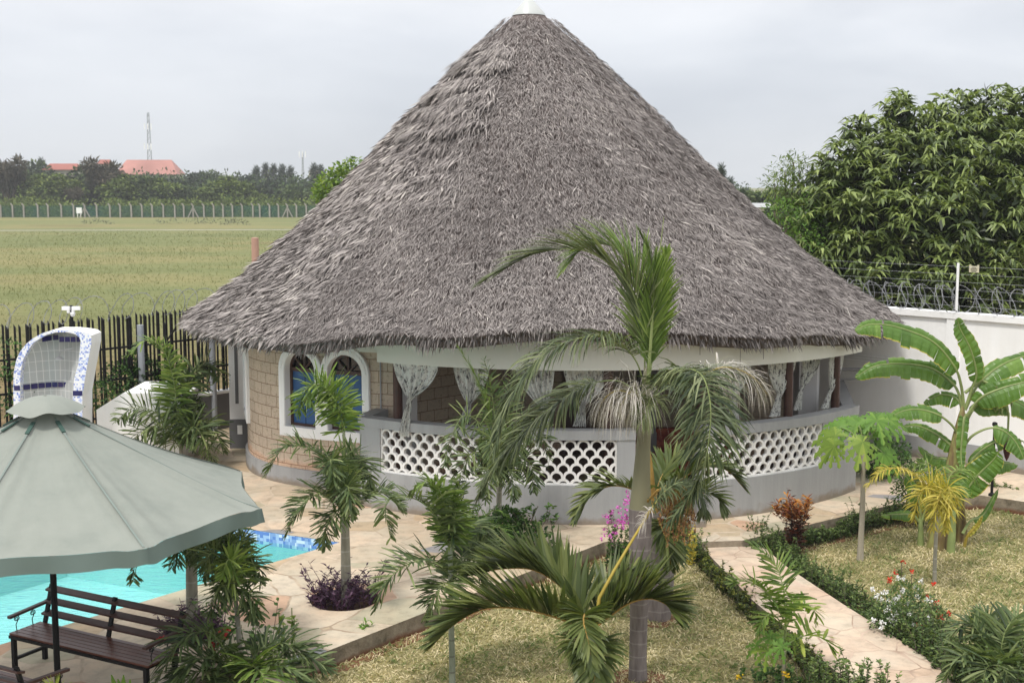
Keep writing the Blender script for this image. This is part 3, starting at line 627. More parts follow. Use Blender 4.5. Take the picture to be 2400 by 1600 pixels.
def coil(name, A, B, r, pitch, z, label, seed, mat=M_wire, wob=.1, tr=.0075, two=True):
    rg = np.random.default_rng(seed); L = np.linalg.norm(np.array(B) - np.array(A)); mb = MB(); A = np.array(A); B = np.array(B); d = (B - A) / L; nrm = np.array([-d[1], d[0]])
    for s_ in ((0, 1) if two else (0,)):
        n = int(L / pitch * 22); t = np.arange(n) / 22.0; ph = t * 2 * PI * (1 if s_ == 0 else -1) + s_ * 1.3
        wv = np.interp(t, np.arange(int(t[-1]) + 3), rg.normal(0, wob, int(t[-1]) + 3)); rr = r * (1 + np.interp(t, np.arange(int(t[-1]) + 3), rg.normal(0, .07, int(t[-1]) + 3)))
        al = t * pitch + wv + .1 * np.sin(ph * 1.0)
        zz = z + r + rr * np.sin(ph); P = np.stack([A[0] + d[0] * al + nrm[0] * rr * np.cos(ph), A[1] + d[1] * al + nrm[1] * rr * np.cos(ph), zz], -1)
        mb.tube(P, tr, 4)
        k = rg.random(n * 2) * (n - 1); P2 = np.stack([np.interp(k, np.arange(n), P[:, i]) for i in range(3)], -1)
        mb.leaves(P2 - .0, rg.normal(0, 1, (len(k), 3)), .035, .016, None, 0)
    return mb.build(name, mat, label=label, cat='razor wire')
coil('razor_wire', along(0) - wn_ * .1, along(LW) - wn_ * .1, .27, .42, 3.40, 'coiled galvanised razor wire running along the top of the white wall', 3)
ef = thing('electric_fence', 'thin electric fence wires on a white pole above the white wall', 'electric fence', (*along(3.8), 3.4))
for t in (3.92, .1, 7.6): c = along(t) - wn_ * .02; mb = MB(); mb.tube([(c[0], c[1], 3.38), (c[0], c[1], 4.42)], .028, 8); mb.build('pole', M_white, ef)
for k, z in enumerate((3.55, 3.72, 3.88, 4.04, 4.2, 4.36)):
    a, b = along(0) - wn_ * .02, along(LW) - wn_ * .02; mb = MB(); mb.tube([(*a, z), (*((a + b) / 2), z - .015), (*b, z)], .0022, 4); mb.build('wire', M_steel, ef)
sp = at(2283, 631, 0 + 26.1); mb = MB(); M_sign = plain('sign_plate', (.62, .58, .42), .6, .08, 3); M_ink = plain('sign_ink', (.06, .05, .04), .7)
mb.box((sp.x, sp.y, sp.z), (.21, .012, .13), 0, rzw + PI)
for i, (z, l) in enumerate(((.035, .09), (.008, .13), (-.02, .14), (-.045, .10))): mb.box((sp.x - wn_[0] * -.008, sp.y + wn_[1] * .008, sp.z + z), (l, .006, .009), 1, rzw + PI)
for sx in (-1, 1): mb.box((sp.x + wd[0] * sx * .085, sp.y + wd[1] * sx * .085, sp.z + .075), (.04, .012, .03), 0, rzw + PI)
mb.build('warning_sign', [M_sign, M_ink], label='small cream warning plate with lines of dark lettering hung on the electric fence wires', cat='sign')

# ---------------------------------------------------------------- steel fence, left
F0, F1 = np.array((-12.0, 24.1)), np.array((-5.2, 32.3)); fd = (F1 - F0) / np.linalg.norm(F1 - F0); LF = np.linalg.norm(F1 - F0)
fe = thing('steel_fence', 'black steel paling fence with grey posts between the shower and the hut', 'fence', (*((F0 + F1) / 2), 0))
fn = np.array([fd[1], -fd[0]]);
if fn @ (-F0) < 0: fn = -fn
rzf = math.atan2(fd[1], fd[0])
def fpt(px):  # distance along the fence seen at that pixel column
    k = (px - 1200) / ray(1200, 900)[1]; return (k * F0[1] - F0[0]) / (fd[0] - k * fd[1])
tt = .1; k = 0; rg = random.Random(5); tw = fpt(300)
while tt < LF:
    p = F0 + fd * tt; th = .034 if k % 3 else .055; z0 = 1.16 if tt > fpt(415) else .12; zt = 3.10 + rg.uniform(-.03, .04)
    mb = MB(); mb.box((p[0], p[1], (z0 + zt) / 2), (th, th, zt - z0), 0, rzf); q = th / 2 * 1.2
    mb.arr([(p[0] - q, p[1] - q, zt), (p[0] + q, p[1] - q, zt), (p[0] + q, p[1] + q, zt), (p[0] - q, p[1] + q, zt), (p[0] - q, p[1], zt + .07)], [[0, 1, 4], [1, 2, 4], [2, 3, 4], [3, 0, 4]])
    mb.build('picket', M_black, fe); tt += rg.choice((.08, .12, .13, .10)) * (1.3 if k % 2 else .9); k += 1
for z in (.95, 1.75, 2.45):
    mb = MB(); a = F0 + fn * .03; b = F1 + fn * .03
    if z < 1.2: b = F0 + fd * fpt(470) + fn * .03
    mb.bar((*a, z), (*b, z), .03, .045); mb.build('rail', M_black, fe)
for px in (-60, 133, 326, 493, 640):
    p = F0 + fd * fpt(px) + fn * .12; mb = MB(); mb.tube([(p[0], p[1], .1), (p[0], p[1], 2.92)], .075, 12); mb.lathe([(.09, 1.42), (.09, 1.5)], (p[0], p[1], 0), 12); mb.build('post', M_pipe, fe)
p = F0 + fd * fpt(388) + fn * .05; q = F0 + fd * fpt(412) + fn * .05; mb = MB(); mb.bar((*p, 2.45), (*q, 2.75), .03, .03); mb.bar((*p, 1.2), (*p, 2.9), .05, .05); mb.build('brace', M_black, fe)
coil('razor_wire', F0, F1, .27, .46, 3.08, 'coiled razor wire running along the top of the black steel fence', 9, tr=.007, wob=.16, two=False)
lw = thing('low_wall', 'low grey wall with a white coping below the steel fence', 'wall', (-7.3, 29.7, .1))
a = F0 + fd * fpt(330); b = F1; a = a + fn * .02; b = b + fn * .02
mb = MB(); mb.bar((*a, .6), (*b, .6), .2, 1.0); mb.build('wall_body', M_greyd, lw)
mb = MB(); mb.bar((*a, 1.13), (*b, 1.13), .28, .06); mb.build('coping', M_white, lw)
# white sloped block beside it
xs = [at(226, 960, 26).x, at(288, 922, 26).x, at(357, 924, 26).x, at(420, 934, 26).x]; zl, zh = at(226, 960, 26).z, at(300, 921, 26).z
mb = MB(); pr_ = [(xs[0], .2), (xs[0], zl), (xs[1], zh), (xs[2], zh), (xs[3], zh - .12), (xs[3], .2)]
for y_, fl_ in ((26.0, 0), (27.6, 1)): mb.face([(x, y_, z) for x, z in (pr_ if fl_ else pr_[::-1])])
for i in range(5): (x0, z0), (x1, z1) = pr_[i], pr_[i + 1]; mb.face([(x0, 26, z0), (x1, 26, z1), (x1, 27.6, z1), (x0, 27.6, z0)][::-1])
mb.build('concrete_block', M_white, label='white painted sloping concrete block right of the tiled shower', cat='block')

# ---------------------------------------------------------------- tiled outdoor shower
m = MT('mosaic', .35, .5); v = m.n('TexVoronoi', _feature='F1', _distance='CHEBYCHEV'); v.inputs['Scale'].default_value = 34; v.inputs['Randomness'].default_value = 0; m.l(m.vec(), v.inputs['Vector'])
wn = m.n('TexWhiteNoise'); m.l(v.outputs['Position'], wn.inputs[0])
m.col(m.ramp(wn.outputs['Value'], [(0, (.18, .25, .60)), (.15, (.42, .50, .78)), (.36, (.70, .73, .84)), (.52, (.80, .81, .84))], 'CONSTANT')); M_mos = m.m
m = MT('white_tile', .25, .5); at2 = m.n('Attribute', _attribute_name='suv'); bk = m.n('TexBrick'); m.l(at2.outputs['Vector'], bk.inputs['Vector']); bk.offset = 0
bk.inputs['Scale'].default_value = 1; bk.inputs['Brick Width'].default_value = .105; bk.inputs['Row Height'].default_value = .205; bk.inputs['Mortar Size'].default_value = .0055
bk.inputs['Color1'].default_value = (.44, .46, .46, 1); bk.inputs['Color2'].default_value = (.41, .43, .43, 1); bk.inputs['Mortar'].default_value = (.66, .67, .66, 1); m.col(bk.outputs[0]); M_tile = m.m
M_navy = plain('navy_tile', (.02, .018, .10), .2, .1, 8, .5)
sh = thing('outdoor_shower', 'tiled arched outdoor shower with blue and white mosaic edge behind the parasol', 'shower', (-9.2, 25.6, .25))
SD = 25.4
def spx(px, py, dy=0): return at(px, py, SD + dy)
OUT = [(30, 1100), (31, 1000), (32, 955), (31, 915), (32, 873), (38, 843), (48, 822), (62, 805), (78, 792), (98, 781), (122, 774), (163, 774), (190, 777), (206, 780), (214, 786), (218, 800), (219, 955), (219, 1000), (219, 1100)]
INN = [(47, 1100), (47, 1000), (47, 955), (47, 915), (48, 873), (54, 843), (65, 822), (78, 803), (95, 792), (110, 784), (130, 779), (155, 778), (176, 783), (186, 790), (189, 800), (184, 850), (173, 890), (170, 955), (170, 1100)]
OUTR = OUT[:15] + [(214, 806), (202, 870), (193, 925), (193, 1100)]
def ring(pts, dy): return np.array([list(spx(a, b, 0)) for a, b in pts]) + np.array([0, dy, 0])
mb = MB(); mb.grid(np.stack([ring(INN, .5), ring(INN, 0), ring(OUTR, 0), ring(OUTR, .02)])); mb.build('mosaic_frame', M_mos, sh)
# side wall and rear, solid
mb = MB(); o_ = ring(OUTR, .02); mb.grid(np.stack([o_, ring(OUTR, .62)])[::-1])
b_ = ring(OUTR, .62); mb.face(b_[::-1]); sd_ = ring([(193, 925), (202, 870), (214, 806), (219, 800)], 0)
mb.build('side_wall', M_white, sh)
g = []; uvx = []; nx = 19
for r_ in range(len(INN) // 2 + 1):
    l_, rr_ = INN[r_], INN[len(INN) - 1 - r_]; A_, B_ = np.array(spx(*l_)), np.array(spx(*rr_)); u = np.linspace(0, 1, nx)[:, None]
    P = A_ + (B_ - A_) * u; P[:, 1] += (.15 + .38 * np.sin(PI * np.clip(u[:, 0], .02, .98))); g.append(P); uvx.append(np.stack([P[:, 0] * 1.0, P[:, 2], P[:, 0] * 0], -1))
mb = MB(); mb.grid(np.stack(g)); o = mb.build('tiled_back', M_tile, sh); A_ = o.data.attributes.new('suv', 'FLOAT_VECTOR', 'POINT'); A_.data.foreach_set('vector', np.concatenate(uvx).astype(np.float32).ravel())
def surf(px, py):   # point on the curved back
    z = spx(px, py).z; rows_z = [gg[0][2] for gg in g]; r_ = min(range(len(g)), key=lambda i: abs(rows_z[i] - z)); l_, rr_ = g[r_][0], g[r_][-1]
    u = (spx(px, py).x - l_[0]) / (rr_[0] - l_[0] + 1e-6); u = min(.98, max(.02, u)); return Vector((spx(px, py).x, SD + .15 + .38 * math.sin(PI * u) - .035, z))
for y0, x0, x1 in ((797, 92, 186), (910, 48, 169)):
    mb = MB(); x = x0; P0 = np.array(surf(x0, y0)); n_ = int((x1 - x0) / 12.3)
    for i in range(n_):
        a, b = surf(x0 + i * (x1 - x0) / n_ + .8, y0), surf(x0 + (i + 1) * (x1 - x0) / n_ - .8, y0); mb.face([(a.x, a.y, a.z - .052), (b.x, b.y, b.z - .052), (b.x, b.y, b.z + .052), (a.x, a.y, a.z + .052)])
    mb.build('navy_band', M_navy, sh)
mb = MB()
for x0, x1, y in ((33, 47, 909), (171, 193, 921)):
    a, b = spx(x0, y), spx(x1, y); mb.box(((a.x + b.x) / 2, SD - .004, a.z), (b.x - a.x, .01, .10))
mb.build('navy_edge_tile', M_navy, sh)
a, b, c = surf(160, 820), at(141, 823, SD + .25), at(138, 838, SD + .25); mb = MB(); mb.tube([a, (a + b) / 2 + Vector((0, 0, .01)), b, c], .011, 6); mb.lathe([(.02, .05), (.10, 0), (.10, -.012), (0, -.015)], (c.x, c.y, c.z - .02), 14); mb.build('shower_head', M_steel, sh)
cp = thing('camera_post', 'black post with two white security cameras behind the tiled shower', 'security camera', (-9.1, 26.6, .2)); c = at(167, 722, 26.7)
mb = MB(); mb.tube([(c.x, c.y, .2), (c.x, c.y, c.z + .06)], .035, 8); mb.build('pole', M_black, cp)
for dx, rz in ((-.09, 2.9), (.11, .2)):
    mb = MB(); mb.box((c.x + dx, c.y - .03, c.z), (.17, .09, .075), rz=rz); mb.lathe([(.035, 0), (.035, -.05), (.0, -.07)], (c.x + dx * .5, c.y - .05, c.z - .04), 10); mb.build('camera', M_white, cp)
mb = MB(); mb.lathe([(.05, .03), (.055, 0), (.04, -.05), (0, -.07)], (c.x + .05, c.y - .07, c.z - .11), 12); mb.build('dome_camera', M_white, cp)

# ---------------------------------------------------------------- parasol
UB = np.array((-5.20, 14.08)); um = thing('parasol', 'big grey-green parasol on a black pole standing beside the pool', 'parasol', (UB[0], UB[1], .25))
m = MT('parasol_cloth', .7, .25); cN = m.ramp(m.noise(1.6, 7, rough=.65), [(.30, (.235, .258, .232)), (.5, (.275, .295, .264)), (.7, (.30, .318, .286))]); m.col(cN); m.bump(m.noise(5, 6), .3, .03)
tr = m.n('BsdfTranslucent'); m.l(cN, tr.inputs[0]); mx_ = m.n('MixShader'); mx_.inputs[0].default_value = .12; m.l(m.b.outputs[0], mx_.inputs[1]); m.l(tr.outputs[0], mx_.inputs[2]); m.l(mx_.outputs[0], m.t.nodes['Material Output'].inputs[0]); M_par = m.m
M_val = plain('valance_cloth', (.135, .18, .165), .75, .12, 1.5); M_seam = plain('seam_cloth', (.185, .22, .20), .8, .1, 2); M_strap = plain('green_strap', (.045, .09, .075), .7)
NS = 8; A0 = rad(-49); RR = 2.42; ZRIM = 2.45; ZTOP = at(144, 932, 14.08).z - .06
def canopy(th, t):
    q = (th - A0) / (PI / 4); f = q - np.floor(q); s_ = 4 * f * (1 - f)     # 0 on a rib, 1 mid panel
    dr = np.minimum(f, 1 - f)
    r = RR * t * (1 - .112 * s_ * t * t) ; z = ZRIM + (ZTOP - ZRIM) * (1 - t) * (1 - .16 * t) - .11 * s_ * np.sin(PI * np.clip(t, 0, 1)) ** .8 + .0 * s_
    pan = np.floor(q)
    z = z + t ** 1.7 * np.exp(-dr * 5) * .05 * (1 - t ** 10) * np.sin(dr * 36 + t * 3 + pan * 2.1) - .02 * np.exp(-((dr - .07) / .05) ** 2) * t + .012 * np.sin(th * 11 + t * 4 + pan) * t
    return np.stack([UB[0] + r * np.cos(th), UB[1] + r * np.sin(th), z], -1)
th = np.linspace(0, 2 * PI, NS * 40 + 1)[:-1] + A0
mb = MB(); mb.grid(np.stack([canopy(th, np.full(len(th), t)) for t in np.linspace(.02, 1, 44)])[::-1], wrap=True); mb.build('canopy', M_par, um, smooth=True)
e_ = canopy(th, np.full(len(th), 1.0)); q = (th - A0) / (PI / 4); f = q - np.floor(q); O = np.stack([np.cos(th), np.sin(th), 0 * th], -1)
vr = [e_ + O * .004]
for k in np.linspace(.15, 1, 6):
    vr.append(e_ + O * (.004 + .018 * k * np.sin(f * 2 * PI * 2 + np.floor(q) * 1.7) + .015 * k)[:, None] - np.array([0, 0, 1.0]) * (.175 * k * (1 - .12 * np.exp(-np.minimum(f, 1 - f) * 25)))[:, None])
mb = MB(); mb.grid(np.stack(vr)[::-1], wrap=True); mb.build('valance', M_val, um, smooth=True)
mb = MB(); th2 = th; cr_ = []
for t in np.linspace(0, 1, 8):
    r = .02 + .40 * t; z = ZTOP + .085 - .155 * t ** 2 + .018 * np.sin(th2 * 5 + .8) * t ** 3 + .008 * np.sin(th2 * 9) * t ** 2; cr_.append(np.stack([UB[0] + r * np.cos(th2), UB[1] + r * np.sin(th2), z], -1))
mb.grid(np.stack(cr_)[::-1], wrap=True); mb.build('vent_cap', M_par, um, smooth=True)
for k in range(NS):
    a = A0 + k * PI / 4; P = [canopy(np.array([a]), np.array([t]))[0] - np.array([0, 0, .03]) for t in (.05, .35, .65, .985)]
    mb = MB(); mb.tube(P, .012, 6); mb.build('rib', M_black, um)
    P = [canopy(np.array([a]), np.array([t]))[0] + np.array([0, 0, .012]) for t in (.13, .17, .205)]; mb = MB()
    for i in range(2): mb.bar(P[i], P[i + 1], .045, .012)
    mb.build('strap', M_strap, um)
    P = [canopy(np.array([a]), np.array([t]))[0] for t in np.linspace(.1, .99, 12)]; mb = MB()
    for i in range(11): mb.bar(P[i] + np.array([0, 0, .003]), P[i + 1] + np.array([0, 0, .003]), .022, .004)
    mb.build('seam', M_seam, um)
mb = MB(); mb.tube([(UB[0], UB[1], .25), (UB[0], UB[1], ZTOP + .02)], .036, 14); mb.build('pole', M_black, um, smooth=True)
mb = MB(); mb.lathe([(.0, .33), (.06, .33), (.08, .29), (.12, .28), (.13, .25)], (UB[0], UB[1], 0), 24); mb.build('base', M_black, um)

# ---------------------------------------------------------------- benches
def bench(label):
    b = thing('bench', label, 'bench', (0, 0, 0), group='wooden garden benches by the pool')
    L_, Dp = 2.2, .46     # x along, y towards the back, front at y=0
    M_slat = bench.ms; M_slb = bench.mb
    for k in range(6): mb = MB(); mb.box((L_ / 2, .035 + k * .079, .455), (L_ + .02, .068, .024), tint=random.random()); mb.build('seat_slat', M_slat, b)
    for k, z in enumerate((.57, .71, .85)): mb = MB(); mb.bar((-.01, .50 + (z - .45) * .28, z), (L_ + .01, .50 + (z - .45) * .28, z), .024, .105, up=(0, 1, .28)); mb.build('back_slat', M_slb, b)
    for x in (.04, L_ - .04):
        mb = MB(); mb.box((x, .02, .22), (.05, .05, .44)); mb.build('leg', M_black, b)
        mb = MB(); mb.bar((x, .47, 0), (x, .47, .45), .05, .05, up=(0, 1, 0)); mb.build('leg', M_black, b)
        mb = MB(); mb.bar((x, .03, .15), (x, .46, .15), .035, .035); mb.build('stretcher', M_black, b); mb = MB(); mb.bar((x, .03, .425), (x, .46, .425), .04, .035); mb.build('side_rail', M_black, b)
    for x in (.04, L_ / 2, L_ - .04): mb = MB(); mb.bar((x, .49, .44), (x, .625, .90), .05, .035, up=(0, 1, 0)); mb.build('back_post', M_black, b)
    mb = MB(); mb.box((L_ / 2, -.006, .425), (L_, .03, .035)); mb.build('front_rail', M_black, b)
    for x in (.02, L_ - .02):
        mb = MB(); mb.bar((x, -.02, .665), (x, .56, .70), .055, .03); mb.build('armrest', M_slb, b)
        for y0 in (.09, .33):
            P = [(x, y0, .47), (x, y0 - .01, .55), (x, y0 + .02, .60)]
            for t in np.linspace(0, 4.2 * PI / 1.25, 26): r = .045 * (1 - t / 13.5); P.append((x, y0 + .0 + r * math.sin(t + 1.2) * .9, .622 + r * -math.cos(t + 1.2) * .8))
            mb = MB(); mb.tube(P, .006, 5); mb.build('scroll', M_black, b)
    return b
m = MT('mahogany_slat', .35, .5); m.col(m.ramp(m.noise(1, 5, m.vec((2, 30, 30))), [(.3, (.075, .024, .016)), (.6, (.135, .045, .03)), (.8, (.18, .07, .045))])); bench.ms = m.m
bench.mb = plain('dark_slat', (.075, .036, .032), .5, .25, 6, .4)
b = bench('dark wood bench with an empty seat standing along the pool behind the parasol pole')
b.location = (-5.98, 14.71, .25); b.rotation_euler.z = math.atan2(-1.04, 1.92)
c = copytree(b); c['label'] = 'dark wood bench seen from behind, mostly cut off in the bottom left corner'
c.location = (-4.70, 13.03, .25); c.rotation_euler.z = math.atan2(-1.04, 1.92) + PI
# ---------------------------------------------------------------- leaf materials
G_fox = leafmat('foxtail_leaf', (.028, .052, .02), (.095, .14, .05), (.24, .29, .12), .3)
G_foxl = leafmat('young_leaf', (.06, .11, .02), (.14, .225, .045), (.30, .38, .10), .3)
G_olive = leafmat('olive_frond', (.026, .045, .02), (.085, .115, .048), (.25, .28, .14), .25)
G_bot = leafmat('bottle_leaf', (.035, .055, .018), (.10, .135, .036), (.27, .29, .10), .3, .42)
G_dry = leafmat('dry_leaflet', (.26, .23, .21), (.55, .51, .48), (.78, .75, .71), .15, .8)
G_yel = leafmat('yellow_frond', (.20, .20, .03), (.42, .36, .05), (.62, .52, .12), .35)
G_green = leafmat('shrub_leaf', (.02, .055, .016), (.07, .15, .038), (.17, .29, .075), .3)
G_lime = leafmat('lime_leaf', (.08, .15, .02), (.20, .30, .05), (.42, .48, .10), .35)
G_pap = leafmat('papaya_leaf', (.06, .13, .02), (.13, .26, .04), (.28, .42, .08), .35)
G_hedge = leafmat('hedge_leaf', (.024, .052, .016), (.085, .14, .04), (.23, .30, .09), .3)
G_purple = leafmat('purple_leaf', (.03, .012, .03), (.075, .03, .068), (.15, .075, .13), .15)
G_croton = leafmat('croton_leaf', (.10, .018, .012), (.28, .06, .02), (.48, .28, .05), .2)
G_ban = leafmat('banana_leaf', (.045, .10, .018), (.10, .20, .03), (.22, .34, .07), .3, .38, .45)
G_banedge = leafmat('banana_edge', (.22, .16, .03), (.42, .38, .07), (.5, .48, .12), .2)
G_mango = leafmat('mango_leaf', (.018, .034, .010), (.105, .15, .036), (.31, .38, .12), .22, .4, .45)
def bark(name, a, b, ring, rs=9, rc=(.5, .47, .43)):
    m = MT(name, .85, .15); sp = m.n('SeparateXYZ'); m.l(m.tc.outputs['Object'], sp.inputs[0]); nz = m.noise(5, 5)
    st = m.math('FRACT', m.math('MULTIPLY', m.math('ADD', sp.outputs[2], m.math('MULTIPLY', nz, .05)), rs))
    rg = m.ramp(st, [(0, (1, 1, 1)), (.07, (.9, .9, .9)), (.13, (0, 0, 0))]); bw = m.n('RGBToBW'); m.l(rg, bw.inputs[0])
    c = m.ramp(m.noise(3, 6, m.vec((6, 6, 1))), [(.3, a), (.7, b)]); m.col(m.mix(m.math('MULTIPLY', bw.outputs[0], ring), c, rc)); m.bump(m.math('ADD', bw.outputs[0], m.noise(30, 4, m.vec((3, 3, .6)))), .35, .01); return m.m
B_bottle = bark('ringed_bark', (.15, .125, .12), (.26, .225, .215), .22, 6)
B_slim = bark('slim_bark', (.26, .25, .20), (.37, .35, .29), .5, 5)
B_bamboo = bark('cane_bark', (.20, .23, .17), (.33, .35, .28), .6, 5, (.10, .09, .07))
B_tree = plain('tree_bark', (.13, .10, .08), .9, .4, 6)
B_pap = bark('papaya_bark', (.30, .27, .21), (.40, .36, .29), .3, 12, (.25, .22, .18))
M_shaft = MT('crownshaft', .5, .35); _s = M_shaft.n('SeparateXYZ'); M_shaft.l(M_shaft.tc.outputs['Object'], _s.inputs[0]); M_shaft.col(M_shaft.ramp(M_shaft.math('ADD', M_shaft.math('MULTIPLY', _s.outputs[2], .42), M_shaft.math('MULTIPLY', M_shaft.noise(3, 5, M_shaft.vec((4, 4, .7))), .5)), [(.85, (.15, .11, .085)), (1.1, (.165, .155, .07)), (1.35, (.20, .165, .085)), (1.7, (.22, .21, .13))])); M_shaft = M_shaft.m; M_shaftg = plain('green_shaft', (.16, .23, .08), .45, .25, 3, .4)
M_stalk = plain('yellow_stalk', (.42, .32, .06), .5, .15, 4); M_gstalk = plain('green_stalk', (.22, .27, .10), .5, .2, 5); M_orst = plain('orange_stalk', (.36, .22, .06), .5, .25, 5)

def frond(parent, P, L, n, W, mats, blunt=False, plume=False, fwd=(65, 25), droop=.35, start=.15, lift=.25, tint=(.5, .16), rach=.011, prof=None, one=0, gap=0, curl=1.0, part='frond', jit=.10):
    """feather leaf: rachis through world points P, leaflets on both sides (plume: all round)"""
    Q = crom(P, 10); sl = np.concatenate([[0], np.cumsum(np.linalg.norm(np.diff(Q, axis=0), axis=1))]); tot = sl[-1]
    mb = MB(); mb.tube(Q, np.linspace(rach, rach * .25, len(Q)), 5, 0, tint=.55)
    T = np.gradient(Q, axis=0); T /= np.linalg.norm(T, axis=1)[:, None] + 1e-9
    ks = []
    for i in range(n):
        f = start + (1 - start) * (i + .5) / n
        for sd in ((-1, 1) if not one else (one, one * .96)):
            if random.random() < gap: continue
            ks.append((f + random.uniform(-.4, .4) * (1 - start) / n, sd))
    f = np.clip(np.array([k[0] for k in ks]), 0, 1); sd = np.array([k[1] for k in ks]); K = len(f); s_ = f * tot
    B = np.stack([np.interp(s_, sl, Q[:, i]) for i in range(3)], -1); t = np.stack([np.interp(s_, sl, T[:, i]) for i in range(3)], -1); t /= np.linalg.norm(t, axis=1)[:, None]
    up = np.array([0, 0, 1.0]); S = np.cross(t, up); ln = np.linalg.norm(S, axis=1); S[ln < .15] = [1, 0, 0]; S /= np.linalg.norm(S, axis=1)[:, None]
    U = np.cross(S, t)
    g = (f - start) / (1 - start); a = np.radians(fwd[0] + (fwd[1] - fwd[0]) * g + rng.normal(0, 6, K))
    if plume: be = rng.uniform(0, 2 * PI, K); lat = S * np.cos(be)[:, None] + U * np.sin(be)[:, None]
    else:
        be = np.arctan(lift) + rng.normal(0, .12, K); lat = S * (sd * np.cos(be))[:, None] + U * np.sin(be)[:, None]
    D = t * np.cos(a)[:, None] + lat * np.sin(a)[:, None] + rng.normal(0, jit * .6, (K, 3)); D /= np.linalg.norm(D, axis=1)[:, None]
    pf = (prof(g) if prof else (.55 + .6 * np.sin(PI * np.clip(g * .85 + .12, 0, 1))) * (1 - .45 * g ** 3)) ; Ls = L * pf * rng.uniform(.82, 1.12, K)
    nrm = np.cross(D, np.cross(U, D)); nrm = nrm + rng.normal(0, .25, (K, 3)); wv = np.cross(D, nrm); wv /= np.linalg.norm(wv, axis=1)[:, None]
    pts = [B]; dd = D.copy(); prev = B; seg = 4
    for k in range(seg):
        dd = dd - up * (droop * curl * (k + .6) / seg * rng.uniform(.6, 1.4, K))[:, None]; dd /= np.linalg.norm(dd, axis=1)[:, None]; prev = prev + dd * (Ls / seg)[:, None]; pts.append(prev)
    ws = [.4, .9, 1.0, 1.0, .5] if blunt else [.35, .95, 1.0, .7, .06]; V = []
    for k in range(seg + 1): o = wv * (W * ws[k] * .5); V += [pts[k] - o, pts[k] + o]
    V = np.stack(V, 1); o = np.arange(K)[:, None] * (2 * seg + 2)
    F = np.concatenate([o + [2 * k, 2 * k + 1, 2 * k + 3, 2 * k + 2] for k in range(seg)], 0)
    ti = np.clip(rng.normal(tint[0], tint[1], K), 0, 1); mb.arr(V, F, 1, np.tile(ti, seg))
    return mb.build(part, mats, parent)
def PX(pts, D, dz=None):
    """pixel list (px, py[, depth offset]) -> world points around depth D"""
    return [at(p[0], p[1], D + (p[2] if len(p) > 2 else 0)) for p in pts]
def trunk(parent, base, top, r, mat, n=10, name='trunk', bulge=0, steps=8, lean=(0, 0)):
    a, b = np.array(base, float), np.array(top, float); t = np.linspace(0, 1, steps); P = a + (b - a) * t[:, None]; P[:, 0] += np.sin(t * PI) * lean[0]; P[:, 1] += np.sin(t * PI) * lean[1]
    R = np.interp(t, [0, 1], r) if len(r) == 2 else np.interp(t, np.linspace(0, 1, len(r)), r)
    mb = MB(); mb.tube(P, R, n); return mb.build(name, mat, parent, smooth=True)
def spray(mb, C, R, n, ln, wd, m=0, tint=(.5, .2), down=.2, shell=.5, flat=1.0, zmin=None, bend=.2):
    """leaves scattered through an ellipsoid, pointing outwards"""
    d = rng.normal(0, 1, (n, 3)); d /= np.linalg.norm(d, axis=1)[:, None]; r = rng.uniform(shell, 1, n) ** .7
    P = np.array(C) + d * r[:, None] * np.array(R)
    if zmin is not None: k = P[:, 2] > zmin; P, d, r = P[k], d[k], r[k]; n = len(P)
    D = d + rng.normal(0, .55, (n, 3)) - np.array([0, 0, down]); mb.leaves(P, D, rng.uniform(.7, 1.25, n) * ln, rng.uniform(.75, 1.2, n) * wd, None, bend, m, np.clip(rng.normal(tint[0], tint[1], n), 0, 1))
def sprigs(fo, st, base, n, hgt, spread, ln, wd, per=26, m=0, tint=(.5, .2), lean=.35, sr=.004):
    """upright leafy stems from a patch of ground"""
    for i in range(n):
        b = np.array(base) + np.array([random.uniform(-1, 1) * spread[0], random.uniform(-1, 1) * spread[1], 0]); h = hgt * random.uniform(.55, 1.15); l = np.array([random.uniform(-1, 1), random.uniform(-1, 1)]) * lean * h
        top = b + np.array([l[0], l[1], h]); mid = (b + top) / 2 + np.array([-l[0] * .2, -l[1] * .2, .03])
        if st is not None: st.tube([b, mid, top], [sr * 1.4, sr, sr * .5], 4)
        k = per; t = rng.uniform(.12, 1.0, k)[:, None]; P = b * (1 - t) ** 2 + 2 * mid * t * (1 - t) + top * t ** 2
        an = rng.uniform(0, 2 * PI, k); D = np.stack([np.cos(an), np.sin(an), rng.uniform(.1, .9, k)], -1)
        fo.leaves(P, D, rng.uniform(.7, 1.3, k) * ln, rng.uniform(.8, 1.2, k) * wd, None, .2, m, np.clip(rng.normal(tint[0], tint[1], k) + (t[:, 0] - .5) * .3, 0, 1))

# ---------------------------------------------------------------- tall palm in front of the terrace
D = 15.06; p1 = thing('bottle_palm', 'tallest palm, ringed grey trunk and olive shaft, standing right of centre before the terrace', 'palm', (*at(1495, 1592, D)[:2], 0))
g0 = at(1495, 1594, D)
mb = MB(); mb.tube([(g0.x, D, .0)] + PX([(1495, 1550), (1497, 1450), (1499, 1350), (1500, 1260), (1501, 1190)], D), [.120, .108, .108, .118, .134, .138], 16); mb.build('trunk', B_bottle, p1, smooth=True)
mb = MB(); mb.tube(PX([(1501, 1192), (1503, 1130), (1507, 1060), (1511, 990), (1513, 930), (1515, 860)], D), [.136, .108, .088, .076, .060, .03], 14); mb.build('crownshaft', M_shaft, p1, smooth=True)
GR = [M_gstalk, G_foxl]; OL = [M_gstalk, G_olive]; DR = [M_stalk, G_dry]
ol = leafmat('fresh_frond', (.06, .11, .015), (.15, .235, .038), (.34, .43, .10), .35); FR = [M_gstalk, ol]
K = dict(L=.68, W=.021)
